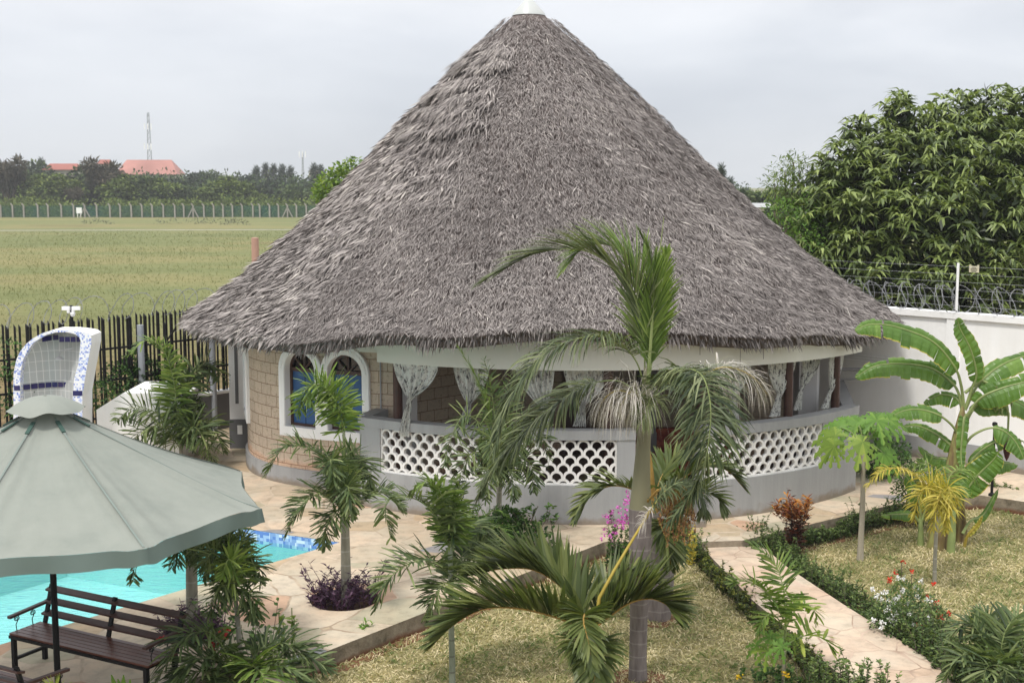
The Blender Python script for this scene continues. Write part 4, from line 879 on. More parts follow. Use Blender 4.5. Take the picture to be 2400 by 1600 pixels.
frond(p1, PX([(1512, 900), (1508, 790, .0), (1485, 690, -.1), (1440, 630, -.2), (1370, 588, -.3), (1270, 590, -.35), (1190, 625, -.4), (1135, 656, -.45)], D), n=152, mats=OL, fwd=(30, 12), droop=.12, lift=.35, start=.12, tint=(.62, .2), **K)
frond(p1, PX([(1516, 900), (1518, 790, .2), (1508, 690, .3), (1480, 620, .4), (1430, 575, .4), (1370, 580, .35), (1330, 620, .3)], D), n=144, mats=GR, fwd=(34, 14), droop=.14, lift=.3, start=.15, tint=(.50, .22), **K)
frond(p1, PX([(1518, 900), (1528, 780, -.1), (1532, 700, -.15), (1530, 640, -.2), (1520, 590, -.2), (1500, 545, -.2)], D), n=128, mats=GR, fwd=(26, 10), droop=.1, lift=.3, start=.1, tint=(.42, .2), L=.40, W=.02)
frond(p1, PX([(1520, 900), (1535, 800, .2), (1545, 720, .2), (1555, 640, .2), (1562, 590, .2)], D), n=88, mats=FR, fwd=(34, 18), droop=.12, start=.15, tint=(.5, .2), L=.34, W=.02)
mb = MB(); mb.tube(PX([(1518, 900), (1528, 760), (1541, 640), (1556, 508)], D - .12), [.022, .018, .012, .003], 6); mb.build('spear_leaf', M_gstalk, p1)
frond(p1, PX([(1513, 915), (1490, 845, -.1), (1440, 795, -.3), (1370, 790, -.5), (1290, 820, -.6), (1230, 880, -.7), (1185, 960, -.75), (1160, 1050, -.8)], D), n=176, mats=OL, fwd=(62, 30), droop=.55, lift=.3, start=.16, tint=(.55, .22), L=.58, W=.022)
frond(p1, PX([(1510, 935), (1450, 893, .1), (1370, 905, .0), (1290, 955, -.2), (1220, 1020, -.3), (1165, 1085, -.3), (1125, 1160, -.3)], D), n=176, mats=OL, fwd=(60, 28), droop=.5, lift=.3, start=.22, tint=(.55, .22), L=.60, W=.022)
frond(p1, PX([(1520, 945), (1555, 895, -.3), (1600, 865, -.6), (1645, 880, -.9), (1665, 950, -1.1), (1660, 1040, -1.2), (1640, 1120, -1.2), (1600, 1185, -1.2), (1570, 1220, -1.2)], D), n=230, mats=OL, fwd=(80, 45), droop=.55, lift=.1, start=.12, tint=(.45, .24), L=.54, W=.022, jit=.35)
frond(p1, PX([(1524, 935), (1570, 905, .3), (1630, 875, .6), (1700, 870, .8), (1760, 890, .8), (1790, 930, .8)], D), n=120, mats=[M_gstalk, G_olive], fwd=(60, 25), droop=.6, start=.15, tint=(.5, .2), L=.30, W=.014)
frond(p1, PX([(1640, 880, .5), (1700, 860, .7), (1760, 880, .7), (1800, 925, .7)], D), n=96, mats=DR, plume=True, jit=.45, curl=1.6, fwd=(50, 25), droop=.8, start=.05, tint=(.55, .2), L=.62, W=.008)
frond(p1, PX([(1508, 950), (1480, 925, -.1), (1450, 915, -.2), (1420, 930, -.3), (1400, 965, -.3)], D), n=96, mats=DR, plume=True, jit=.45, curl=1.6, fwd=(55, 30), droop=.8, start=.0, tint=(.5, .25), L=.60, W=.008)
frond(p1, PX([(1512, 955), (1495, 925, -.2), (1475, 920, -.35), (1455, 950, -.4)], D), n=73, mats=DR, plume=True, jit=.45, curl=1.6, fwd=(60, 30), droop=.8, start=.0, tint=(.5, .25), L=.55, W=.008)
frond(p1, PX([(1514, 950), (1525, 930, -.2), (1520, 945, -.4), (1505, 990, -.5)], D), n=64, mats=[M_gstalk, G_olive], fwd=(55, 30), droop=1.0, start=.0, tint=(.7, .2), L=.4, W=.012)
# fruit
mb = MB(); mb.tube(PX([(1508, 1185), (1540, 1150, -.3), (1580, 1130, -.5), (1610, 1145, -.6)], D), .016, 6)
for i in range(34):
    s_ = at(1560 + random.uniform(-5, 60), 1135 + random.uniform(0, 25), D - .5 + random.uniform(-.2, .15)); e_ = s_ + Vector((random.uniform(-.12, .12), random.uniform(-.1, .1), -random.uniform(.25, .65))); mb.tube([s_, (s_ + e_) / 2 + Vector((.02, 0, .02)), e_], .004, 4)
    k = 16; t = rng.uniform(.25, 1, k)[:, None]; P = np.array(s_) * (1 - t) + np.array(e_) * t + rng.normal(0, .012, (k, 3))
    for q in P: mb.box(q, (.016, .016, .018), 1, random.random() * 3, tint=random.random())
mb.build('fruit_cluster', [M_orst, leafmat('palm_fruit', (.12, .05, .02), (.28, .13, .05), (.45, .27, .12), 0, .6)], p1)

# ---------------------------------------------------------------- second palm behind it
D = 17.3; p2 = thing('bottle_palm', 'squat palm with a swollen ringed trunk just right of and behind the tall palm', 'palm', (*at(1540, 1452, D)[:2], 0))
g0 = at(1540, 1456, D)
mb = MB(); mb.tube([(g0.x, D, 0)] + PX([(1541, 1420), (1546, 1370), (1549, 1320), (1546, 1275), (1540, 1235), (1537, 1200)], D), [.19, .20, .20, .185, .13, .08, .06], 16); mb.build('trunk', B_bottle, p2, smooth=True)
mb = MB(); mb.tube(PX([(1540, 1235), (1534, 1190), (1528, 1110), (1519, 1040)], D), [.06, .04, .028, .02], 10); mb.build('crownshaft', M_orst, p2, smooth=True)
BT = [M_orst, G_bot]
B_ = dict(L=.42, W=.042, fwd=(58, 22), droop=.16, lift=.55, rach=.014)
frond(p2, PX([(1536, 1200), (1510, 1165, -.2), (1470, 1142, -.4), (1425, 1140, -.5), (1380, 1165, -.6), (1350, 1215, -.7)], D), n=76, mats=BT, start=.25, **B_)
frond(p2, PX([(1540, 1200), (1580, 1140, -.2), (1640, 1098, -.3), (1700, 1100, -.3), (1745, 1145, -.3)], D), n=76, mats=BT, start=.2, **B_)
frond(p2, PX([(1540, 1210), (1590, 1175, -.4), (1640, 1155, -.6), (1680, 1165, -.7), (1692, 1195, -.75)], D), n=72, mats=BT, start=.25, **B_)
frond(p2, PX([(1540, 1210), (1552, 1240, -.4), (1566, 1280, -.6), (1572, 1325, -.6)], D), n=72, mats=BT, start=.1, **B_)
frond(p2, PX([(1536, 1200), (1545, 1130, .3), (1580, 1080, .5), (1620, 1080, .6)], D), n=67, mats=BT, start=.25, **B_)

# ---------------------------------------------------------------- low palm in the foreground
D = 14.0; p3 = thing('bottle_palm', 'low stemless palm with stiff arching fronds at the bottom centre', 'palm', (*at(1385, 1690, D)[:2], 0))
g0 = at(1388, 1600, D)
mb = MB(); mb.tube([(g0.x - .02, D, 0), (g0.x, D, .45), *PX([(1388, 1580), (1388, 1520), (1388, 1450)], D)], [.14, .12, .09, .07, .05], 12); mb.build('trunk', M_shaftg, p3, smooth=True)
C_ = dict(L=.62, W=.055, fwd=(52, 20), droop=.05, jit=.04, lift=1.2, rach=.017)
frond(p3, PX([(1385, 1480), (1345, 1462, -.1), (1290, 1442, -.25), (1220, 1426, -.4), (1150, 1424, -.5), (1100, 1440, -.6), (1055, 1470, -.65), (1020, 1505, -.7)], D), n=109, mats=BT, start=.12, **C_)
frond(p3, PX([(1385, 1475), (1355, 1420, .2), (1310, 1370, .4), (1250, 1335, .5), (1180, 1332, .5), (1110, 1345, .5)], D), n=104, mats=BT, start=.1, **C_)
frond(p3, PX([(1390, 1475), (1420, 1450, .0), (1470, 1415, .0), (1520, 1402, -.1), (1560, 1415, -.15), (1580, 1440, -.2)], D), n=94, mats=BT, start=.1, **C_)
frond(p3, PX([(1392, 1470), (1400, 1420, .3), (1440, 1370, .6), (1500, 1350, .8), (1550, 1370, .8)], D), n=67, mats=BT, start=.15, L=.45, W=.03, fwd=(50, 20), droop=.1, lift=1.2)
frond(p3, PX([(1386, 1480), (1372, 1440, -.5), (1368, 1460, -.8), (1380, 1510, -1.0), (1390, 1570, -1.1)], D), n=100, mats=BT, start=.12, L=.36, W=.04, fwd=(70, 25), droop=.25, lift=.5, rach=.016)
frond(p3, PX([(1388, 1500), (1400, 1520, -.5), (1395, 1580, -.8), (1380, 1640, -.9)], D), n=91, mats=BT, start=.05, L=.36, W=.042, fwd=(70, 30), droop=.3, lift=.4)
frond(p3, PX([(1388, 1500), (1350, 1500, -.3), (1370, 1560, -.6), (1380, 1640, -.8)], D), n=81, mats=BT, start=.05, L=.3, W=.038, fwd=(65, 30), droop=.3, lift=.5)
mb = MB(); mb.tube(PX([(1396, 1470), (1405, 1400), (1440, 1335, .1), (1485, 1260, .2), (1530, 1188, .3), (1560, 1150, .3)], D), [.026, .022, .018, .016, .013, .01], 8); mb.build('stalk', M_stalk, p3, smooth=True)
frond(p3, PX([(1528, 1190, .3), (1560, 1150, .3), (1600, 1130, .3), (1640, 1160, .2), (1650, 1210, .2)], D), n=127, mats=OL, start=0, L=.36, W=.018, fwd=(70, 35), droop=.6, lift=.2)
frond(p3, PX([(1505, 1228, .25), (1515, 1205, .25), (1530, 1188, .25)], D), n=22, mats=DR, start=0, L=.28, W=.012, fwd=(110, 90), droop=.5)

# ---------------------------------------------------------------- foxtail and areca palms
def palm(label, D, trunk_px, r, fronds, mat=B_slim, shaft=None, spear=None, zb=.17, mats=None, **kw):
    T0 = at(*trunk_px[0], D); t = thing('foxtail_palm', label, 'palm', (T0.x, T0.y, zb))
    pts = [(T0.x, T0.y, zb)] + PX([q for q in trunk_px if at(q[0], q[1], D).z > zb + .05], D)
    if len(pts) < 2: pts.append((T0.x, T0.y, zb + .15))
    mb = MB(); mb.tube(pts, np.linspace(r[0], r[1], len(pts)), 10); mb.build('trunk', mat, t, smooth=True)
    if shaft: mb = MB(); mb.tube(PX(shaft, D), np.linspace(r[1] * 1.15, r[1] * .4, len(shaft)), 10); mb.build('crownshaft', M_shaftg, t, smooth=True)
    if spear: mb = MB(); mb.tube(PX(spear, D), np.linspace(.012, .002, len(spear)), 5); mb.build('spear_leaf', M_gstalk, t)
    for f in fronds:
        a = dict(kw); a.update(f[1] if isinstance(f, tuple) else {}); pp = f[0] if isinstance(f, tuple) else f
        frond(t, PX(pp, D), mats=a.pop('mats', mats or [M_gstalk, G_fox]), **a)
    return t
FX = dict(L=.31, W=.024, n=80, blunt=True, plume=True, fwd=(80, 48), droop=.16, start=.08, tint=(.55, .24), rach=.01, jit=.3)
LT = dict(mats=[M_gstalk, G_foxl])
palm('foxtail palm rising from a round bed of purple plants in the middle of the patio', 17.35, [(812, 1420), (810, 1300), (808, 1190)], (.078, .055), [
    ([(806, 1170), (806, 1060, -.1), (798, 970, -.1), (765, 912, -.2), (725, 905, -.3), (695, 965, -.3)], LT | dict(start=.42, n=124, L=0.37)), ([(806, 1100), (808, 1020), (800, 950), (775, 905), (750, 890)], LT | dict(start=.5, L=0.32)),
    [(808, 1170), (822, 1100, .1), (845, 1070, .2), (862, 1100, .2), (868, 1150, .2)],
    ([(804, 1170), (775, 1085, -.2), (725, 1050, -.4), (665, 1050, -.5), (625, 1110, -.5)], dict(plume=False, n=139, W=0.020, lift=.3, L=0.38)),
    ([(805, 1190), (775, 1160, -.4), (730, 1165, -.7), (695, 1205, -.8), (672, 1250, -.8)], dict(plume=False, n=117, lift=.4, L=0.34)),
    [(806, 1190), (790, 1195, -.5), (768, 1225, -.7), (760, 1280, -.7)],
    ([(810, 1190), (850, 1165, .2), (905, 1155, .3), (945, 1200, .3)], dict(plume=False, lift=.4)),
    [(806, 1160), (780, 1090, -.6), (775, 1080, -.8), (785, 1140, -.9)], [(807, 1180), (812, 1140, -.7), (818, 1150, -.9), (822, 1210, -.9)],
    [(806, 1175), (795, 1090, .1), (830, 1065, .4), (850, 1100, .5)]], shaft=[(808, 1192), (807, 1120), (806, 1050)], spear=[(806, 1060), (802, 960), (791, 878)], **FX)
palm('slim cane palm with a ringed stem standing left of the low foreground palm', 14.85, [(1060, 1640), (1060, 1560), (1058, 1480), (1057, 1400), (1056, 1300), (1057, 1260)], (.042, .028), [
    ([(1057, 1290), (1048, 1210, -.1), (1030, 1150, -.2), (1000, 1128, -.3), (965, 1160, -.3)], LT | dict(plume=False, L=0.32)), ([(1057, 1290), (1052, 1200), (1045, 1150), (1020, 1125)], LT | dict(L=0.28)),
    ([(1057, 1290), (1015, 1200, -.2), (960, 1165, -.4), (905, 1180, -.5), (915, 1262, -.5)], dict(plume=False, lift=.5)),
    ([(1057, 1350), (1010, 1312, -.3), (950, 1325, -.5), (905, 1365, -.6), (882, 1425, -.6)], dict(plume=False, lift=.35, n=86, L=0.37)),
    ([(1058, 1290), (1085, 1235, .3), (1120, 1225, .5), (1155, 1262, .5)], dict(plume=False)), ([(1058, 1340), (1095, 1290, .2), (1145, 1275, .3), (1185, 1310, .3)], dict(plume=False)),
    ([(1058, 1370), (1080, 1330, .2), (1110, 1330, .3), (1135, 1370, .3)], dict(plume=False, n=84)), ([(1057, 1360), (1040, 1370, -.4), (1015, 1400, -.5), (1005, 1450, -.5)], dict(plume=False, n=84)),
    ([(1057, 1280), (1066, 1210, -.2), (1075, 1160, -.2), (1070, 1120, -.2)], dict(n=61, L=0.25))], mat=B_bamboo, zb=0, spear=[(1057, 1280), (1059, 1160), (1060, 1120)], **(FX | dict(n=71, L=0.32, W=0.024)))
palm('foxtail palm with drooping dark fronds standing before the lattice left of centre', 20.0, [(1168, 1282), (1169, 1200), (1171, 1110)], (.055, .042), [
    ([(1171, 1090), (1160, 980, .1), (1148, 890, .1), (1135, 842, .1)], dict(L=0.30)), ([(1172, 1085), (1185, 960, .2), (1205, 890, .3), (1235, 880, .3)], dict(L=0.30)),
    [(1170, 1100), (1130, 1000, -.2), (1085, 975, -.4), (1052, 1040, -.5), (1045, 1090, -.5)], [(1170, 1110), (1125, 1060, -.4), (1090, 1080, -.6), (1072, 1150, -.6)],
    [(1173, 1100), (1220, 1010, .2), (1260, 1005, .3), (1288, 1075, .3)], [(1173, 1110), (1210, 1070, -.2), (1245, 1090, -.3), (1250, 1150, -.3)],
    [(1171, 1110), (1160, 1090, -.6), (1145, 1120, -.8), (1138, 1170, -.8)], [(1172, 1110), (1185, 1090, -.6), (1200, 1120, -.7), (1205, 1170, -.7)], [(1171, 1100), (1155, 1030, -.6), (1150, 1040, -.8), (1155, 1090, -.9)], [(1171, 1100), (1190, 1020, -.3), (1210, 1020, -.5), (1215, 1080, -.5)],
    ([(1170, 1080), (1150, 980, -.1), (1118, 890, -.2), (1076, 815, -.2)], LT | dict(plume=False, L=0.25, W=0.013, fwd=(14, 8), droop=.02, start=.3))], shaft=[(1171, 1112), (1171, 1080), (1171, 1040)], **(FX | dict(L=0.31, W=0.024, n=78)))
palm('palm under the parasol with its crown hidden by the canopy, growing from purple plants', 15.96, [(450, 1490), (450, 1420), (449, 1340), (448, 1285)], (.082, .07), [
    ([(448, 1290), (405, 1245, -.3), (350, 1255, -.6), (318, 1320, -.7), (312, 1362, -.7)], dict(plume=False)), [(448, 1292), (425, 1275, -.5), (402, 1330, -.6)],
    [(450, 1292), (480, 1275, -.4), (492, 1340, -.5)], [(450, 1290), (490, 1235, .2), (545, 1235, .3), (590, 1290, .3)], [(449, 1290), (440, 1230, .5), (420, 1200, .8), (380, 1220, .9)], [(449, 1290), (470, 1230, .5), (500, 1190, .8)]], **(FX | dict(n=61)))
palm('small palm with thin pale stem and round bushy crown before the parasol edge', 14.27, [(566, 1660), (563, 1580), (561, 1500), (556, 1440), (548, 1370)], (.042, .022), [
    ([(547, 1400), (540, 1330), (535, 1280), (530, 1240)], dict(L=0.30)), [(547, 1390), (515, 1310, -.2), (490, 1300, -.3), (475, 1360, -.3)], [(547, 1390), (575, 1310, .1), (600, 1310, .2), (612, 1365, .2)],
    [(548, 1400), (530, 1370, -.3), (505, 1390, -.4), (492, 1440, -.4)], [(550, 1400), (575, 1385, -.1), (592, 1400, -.1), (596, 1450, -.1)], [(547, 1385), (555, 1300, .2), (570, 1260, .3), (590, 1260, .3)], [(547, 1385), (525, 1290, .2), (505, 1260, .3), (490, 1270, .3)],
    ([(546, 1380), (545, 1330, -.4), (535, 1310, -.6), (520, 1350, -.7)], LT)], mat=B_slim, zb=.17, spear=[(540, 1300), (534, 1190)], **(FX | dict(n=64, L=0.28, W=0.023)))
palm('bushy low palm of arching fronds below the small pale-stemmed palm', 13.95, [(575, 1690), (570, 1600)], (.04, .03), [
    ([(560, 1640), (535, 1540, -.1), (497, 1484, -.2), (455, 1482, -.3), (424, 1500, -.4), (392, 1550, -.4), (362, 1610, -.4)], dict(n=93)), ([(558, 1600), (530, 1560, -.2), (497, 1543, -.3), (451, 1548, -.4), (405, 1600, -.5)], dict(n=78)),
    ([(568, 1580), (601, 1530, .0), (642, 1513, .1), (684, 1515, .1), (726, 1538, .1), (770, 1565, .1)], dict(n=93)), ([(570, 1600), (610, 1570, -.2), (660, 1560, -.3), (720, 1600, -.3)], dict(n=78)),
    ([(565, 1620), (540, 1590, -.4), (520, 1620, -.6)], dict(n=46)), ([(568, 1600), (590, 1560, -.4), (620, 1590, -.6), (630, 1650, -.6)], LT | dict(n=56)), ([(560, 1610), (480, 1570, -.3), (430, 1600, -.4), (390, 1650, -.4)], dict(n=61))],
    zb=.17, **(FX | dict(plume=False, L=0.39, W=0.027, lift=.35, fwd=(72, 40), droop=.2, start=.2, tint=(.48, .22))))
palm('young palm with a thin yellow stem between the parasol and the grey low wall', 26.0, [(428, 1110), (424, 1060), (420, 1010)], (.04, .03), [
    ([(418, 1010), (408, 900, -.1), (385, 825, -.2), (345, 797, -.4), (302, 830, -.5)], LT | dict(plume=False, L=0.48)), ([(418, 1010), (412, 920), (405, 850), (380, 800)], LT | dict(L=0.34)), [(420, 1000), (445, 900, .2), (485, 850, .4), (530, 895, .5)], [(420, 1000), (440, 900, .3), (460, 860, .5), (500, 860, .5)],
    [(420, 1040), (370, 970, -.3), (315, 955, -.5), (272, 985, -.6)], [(422, 1050), (380, 1000, -.5), (330, 1010, -.7), (300, 1060, -.7)], [(424, 1050), (465, 985, .0), (505, 1010, .0), (525, 1060, .0)], [(424, 1050), (450, 1000, -.4), (480, 1030, -.5), (500, 1080, -.5)],
    [(421, 1040), (395, 970, .3), (360, 930, .5), (330, 940, .5)], [(421, 1040), (440, 960, .3), (470, 940, .4)]], spear=[(420, 1040), (405, 930), (389, 786)], **(FX | dict(n=67, L=0.46, W=0.039)), zb=.25)
palm('small palm with bright yellow fronds in front of the banana plant', 18.9, [(2190, 1366), (2191, 1320), (2194, 1250), (2196, 1185)], (.032, .025), [
    ([(2196, 1195), (2160, 1125, -.1), (2110, 1098, -.2), (2065, 1105, -.3), (2030, 1140, -.3)], dict(plume=False, droop=.5)), ([(2197, 1195), (2222, 1140, -.4), (2225, 1180, -.6), (2212, 1245, -.7)], dict(n=86)),
    ([(2197, 1190), (2230, 1110, .2), (2265, 1100, .3), (2295, 1135, .3)], dict(mats=[M_gstalk, G_foxl], plume=False)), [(2196, 1195), (2180, 1140, -.4), (2155, 1160, -.5), (2140, 1220, -.5)],
    ([(2196, 1190), (2190, 1120, .2), (2170, 1085, .3), (2140, 1090, .3)], LT), [(2197, 1195), (2205, 1150, -.5), (2195, 1190, -.7), (2185, 1240, -.7)]], zb=0, mats=[M_stalk, G_yel], **(FX | dict(blunt=False, n=61, L=0.32, W=0.020, droop=.45)))
palm('young palm with a few feather leaves beside the path at the bottom right of centre', 14.95, [(1838, 1640), (1839, 1580), (1840, 1500), (1842, 1440)], (.022, .014), [
    ([(1842, 1470), (1836, 1380, .0), (1812, 1315, .1), (1752, 1268, .1)], dict(L=0.34, n=46, W=0.028, lift=.1, jit=.05, fwd=(78, 40))), ([(1842, 1460), (1800, 1390, -.2), (1750, 1362, -.3), (1705, 1368, -.3)], dict(n=46)),
    ([(1842, 1470), (1872, 1418, .0), (1905, 1425, .1), (1915, 1460, .1)], dict(mats=[M_gstalk, G_lime], n=21, W=0.037, L=0.25)), ([(1842, 1520), (1880, 1490, .0), (1930, 1495, .1), (1952, 1530, .1)], dict(mats=[M_gstalk, G_lime], n=18, W=0.042, L=0.30)),
    ([(1842, 1480), (1815, 1440, -.3), (1790, 1450, -.4), (1775, 1500, -.4)], dict(n=33, L=0.23))], mat=M_gstalk, zb=0, mats=[M_gstalk, G_foxl], **(FX | dict(plume=False, n=69, L=0.30, W=0.027, droop=.12, start=.15)))
palm('dark leafy palm clump in the bottom right corner', 14.8, [(2345, 1680), (2342, 1600)], (.04, .03), [
    [(2340, 1620), (2310, 1510, .1), (2270, 1460, .2), (2225, 1490, .2)], [(2342, 1620), (2350, 1500, .1), (2385, 1445, .2), (2440, 1470, .2)], [(2340, 1620), (2300, 1550, -.3), (2255, 1535, -.4), (2215, 1590, -.4)],
    [(2342, 1620), (2360, 1560, -.3), (2395, 1545, -.4), (2420, 1600, -.4)], [(2340, 1620), (2330, 1500, .3), (2320, 1450, .5), (2290, 1430, .6)], [(2341, 1620), (2330, 1560, -.5), (2310, 1570, -.7), (2300, 1640, -.7)], [(2342, 1620), (2370, 1500, .3), (2410, 1500, .4)], [(2341, 1620), (2345, 1560, -.5), (2360, 1580, -.7), (2370, 1640, -.7)]],
    zb=0, **(FX | dict(plume=False, n=84, L=0.39, W=0.027, droop=.2, lift=.4)))

# ---------------------------------------------------------------- banana
def bleaf(parent, P, Wd, D0, side=None, fold=.5, tear=.25, seed=0, mats=None, part='leaf', pet=.0):
    rg = np.random.default_rng(seed); Q = crom(P, 12); n = len(Q); T = np.gradient(Q, axis=0); T /= np.linalg.norm(T, axis=1)[:, None]
    mb = MB(); mb.tube(Q, np.linspace(.028, .006, n), 6, 0)
    up = np.array([0, 0, 1.0]) if side is None else np.array(side, float)
    S = np.cross(T, up); S /= np.linalg.norm(S, axis=1)[:, None] + 1e-6; U = np.cross(S, T); st = int(pet * n); f = np.clip((np.arange(n) - st) / max(1, n - 1 - st), 0, 1)
    wd = Wd * .5 * np.clip(np.sin(PI * np.clip(f, 0, 1) ** .75) ** .45, 0, 1) * (1 - .1 * f)
    for sg_ in (-1, 1):
        i = st
        while i < n - 1:
            j = min(n - 1, i + int(rg.integers(2, 9)));  dd = rg.uniform(-.12, .18); yl = rg.uniform(.90, 1.0)
            rows_ = []
            for k, q in enumerate((0, .35, .7, .96, 1.0)):
                w_ = wd[i:j + 1] * q * (1 if q < .99 else yl + .04); dr = (fold + dd) * q * q * wd[i:j + 1] * 1.1
                ripple = .012 * np.sin(np.arange(i, j + 1) * 1.9) * q
                rows_.append(Q[i:j + 1] + S[i:j + 1] * (sg_ * w_)[:, None] + U[i:j + 1] * (.10 * np.sin(q * PI) * wd[i:j + 1] + ripple)[:, None] - np.array([0, 0, 1.0]) * dr[:, None])
            R_ = np.stack(rows_); tnt = float(np.clip(.5 + rg.normal(0, .10), 0, 1)); mb.grid(R_[:4], 1, tnt); mb.grid(R_[3:], 2, .5)
            i = j + (1 if rg.random() < tear else 0)
    return mb.build(part, mats or [M_gstalk, G_ban, G_banedge], parent, smooth=False)
D = 20.8; bn = thing('banana_plant', 'tall banana plant with a hanging purple bud in front of the white wall', 'banana plant', (*at(2215, 1280, D)[:2], 0))
M_pseudo = MT('banana_stem', .6, .3); M_pseudo.col(M_pseudo.ramp(M_pseudo.noise(1.6, 6, M_pseudo.vec((5, 5, 1))), [(.3, (.06, .035, .02)), (.48, (.19, .14, .06)), (.62, (.28, .29, .10)), (.8, (.36, .37, .15))])); M_pseudo = M_pseudo.m
for P, r, off in (([(2196, 1285), (2205, 1200), (2228, 1110), (2246, 1020), (2254, 975), (2257, 950)], [.17, .14, .11, .09, .06, .02], 0), ([(2254, 1275), (2250, 1200), (2246, 1120), (2252, 1060)], [.11, .09, .07, .04], .3), ([(2228, 1292), (2232, 1240), (2236, 1190)], [.07, .06, .03], -.3)):
    g0 = at(P[0][0], P[0][1], D + off); mb = MB(); mb.tube([(g0.x, g0.y, 0)] + PX(P[1:], D + off), r, 12); mb.build('stem', M_pseudo if off >= 0 else M_gstalk, bn, smooth=True)
BL_ = [([(2260, 960), (2252, 900), (2236, 858), (2185, 800), (2100, 766), (2040, 760), (2004, 775)], .42, dict(pet=.3, side=(0, -.9, .6), fold=.35, seed=1)),
 ([(2258, 970), (2248, 925), (2230, 896), (2180, 862), (2110, 852), (2050, 858), (2004, 885)], .40, dict(pet=.3, side=(0, -.9, .6), fold=.35, seed=2)),
 ([(2262, 960), (2278, 910), (2288, 875), (2275, 820), (2250, 770), (2243, 745)], .36, dict(pet=.28, side=(.3, -1, .2), fold=.1, seed=3)),
 ([(2262, 960), (2290, 905), (2340, 860), (2400, 835), (2470, 830)], .40, dict(pet=.25, side=(0, -.8, .7), fold=.3, seed=4)),
 ([(2262, 980), (2295, 935), (2340, 912), (2400, 895), (2470, 880)], .46, dict(pet=.2, side=(0, -.9, .4), fold=.25, seed=5)),
 ([(2256, 1000), (2252, 950), (2235, 930), (2200, 925), (2165, 945)], .30, dict(pet=.3, side=(0, -.9, .5), fold=.5, seed=6)),
 ([(2250, 1040), (2238, 1005), (2205, 975), (2160, 960), (2120, 962), (2085, 978)], .30, dict(pet=.38, side=(0, -.8, .7), fold=.3, seed=7)),
 ([(2245, 1060), (2225, 1040), (2185, 1012), (2150, 998), (2112, 1000)], .27, dict(pet=.15, side=(0, -.9, .4), fold=.4, seed=8)),
 ([(2256, 1050), (2280, 1020), (2318, 1003), (2350, 1008), (2380, 1035), (2400, 1075)], .34, dict(pet=.45, side=(0, -.8, .6), fold=.5, seed=9)),
 ([(2258, 1120), (2280, 1075), (2320, 1042), (2365, 1025), (2400, 1035)], .24, dict(pet=.2, side=(0, -.9, .5), fold=.6, seed=10)),
 ([(2248, 1190), (2262, 1155), (2290, 1115), (2325, 1080), (2342, 1058)], .48, dict(pet=.2, side=(-.3, -1, .2), fold=.05, seed=11)),
 ([(2240, 1080), (2215, 1075), (2185, 1070), (2152, 1045)], .20, dict(pet=.1, side=(0, -.9, .5), fold=.6, seed=12)),
 ([(2246, 1180), (2242, 1160), (2250, 1140), (2262, 1150), (2270, 1165)], .30, dict(pet=.1, side=(0, -1, .2), fold=.2, seed=13)),
 ([(2256, 1250), (2275, 1220), (2305, 1205), (2340, 1145)], .14, dict(pet=.4, side=(0, -1, .5), fold=.5, seed=14)),
 ([(2330, 1100), (2350, 1085), (2385, 1090)], .22, dict(pet=.0, side=(0, -1, .5), fold=.5, seed=16)),
 ([(2260, 1280), (2268, 1255), (2290, 1230), (2303, 1208)], .09, dict(pet=.3, side=(0, -1, .5), fold=.3, seed=15, mats=[M_stalk, G_banedge, G_banedge])),
 ([(2262, 970), (2258, 990), (2252, 1060), (2256, 1100)], .20, dict(pet=.0, side=(0, -1, .2), fold=.1, seed=17)),
 ([(2258, 1000), (2290, 950), (2350, 935), (2400, 950), (2440, 1000)], .42, dict(pet=.2, side=(0, -.8, .7), fold=.6, seed=18))]
for P, wd_, kw in BL_: kw.setdefault('tear', .12); bleaf(bn, PX([(x, y, -.35 * i / len(P) if kw['seed'] % 2 else .4 * i / len(P)) for i, (x, y) in enumerate(P)], D), wd_, D, **kw)
mb = MB(); mb.tube(PX([(2262, 920), (2300, 890), (2345, 915), (2364, 970), (2361, 1040)], D), [.03, .028, .025, .02, .016], 8); mb.build('flower_stalk', M_gstalk, bn, smooth=True)
c = at(2361, 1040, D); mb = MB(); mb.lathe([(.001, .03), (.04, .0), (.062, -.06), (.058, -.13), (.035, -.22), (.001, -.29)], (c.x, c.y, c.z), 16); mb.build('bud', plain('banana_bud', (.085, .02, .035), .5, .3, 9), bn, smooth=True)
mb = MB()
for i in range(26):
    q = at(2355 + random.uniform(-22, 18), 940 + random.uniform(-15, 35), D + random.uniform(-.1, .1)); mb.tube([q, q + Vector((random.uniform(-.04, .04), random.uniform(-.03, .03), .07)), q + Vector((random.uniform(-.04, .04), 0, .12))], [.014, .018, .006], 6)
mb.build('fruit_hand', M_gstalk, bn, smooth=True)
D = 20.95; sk = thing('banana_sucker', 'knee-high pale banana sucker left of the tall banana plant', 'banana plant', (*at(2158, 1272, D)[:2], 0))
g0 = at(2158, 1272, D); mb = MB(); mb.tube([(g0.x, D, 0)] + PX([(2158, 1240), (2157, 1215)], D), [.06, .045, .03], 10); mb.build('stem', M_gstalk, sk, smooth=True)
bleaf(sk, PX([(2157, 1225), (2140, 1207), (2110, 1204), (2065, 1207)], D), .18, D, pet=.3, side=(0, -1, .5), fold=.3, seed=21); bleaf(sk, PX([(2158, 1225), (2155, 1180), (2145, 1150), (2120, 1110)], D), .26, D, pet=.4, side=(0, -1, .4), seed=22); bleaf(sk, PX([(2159, 1225), (2170, 1190), (2178, 1150)], D), .2, D, pet=.4, side=(0, -1, .2), seed=23)

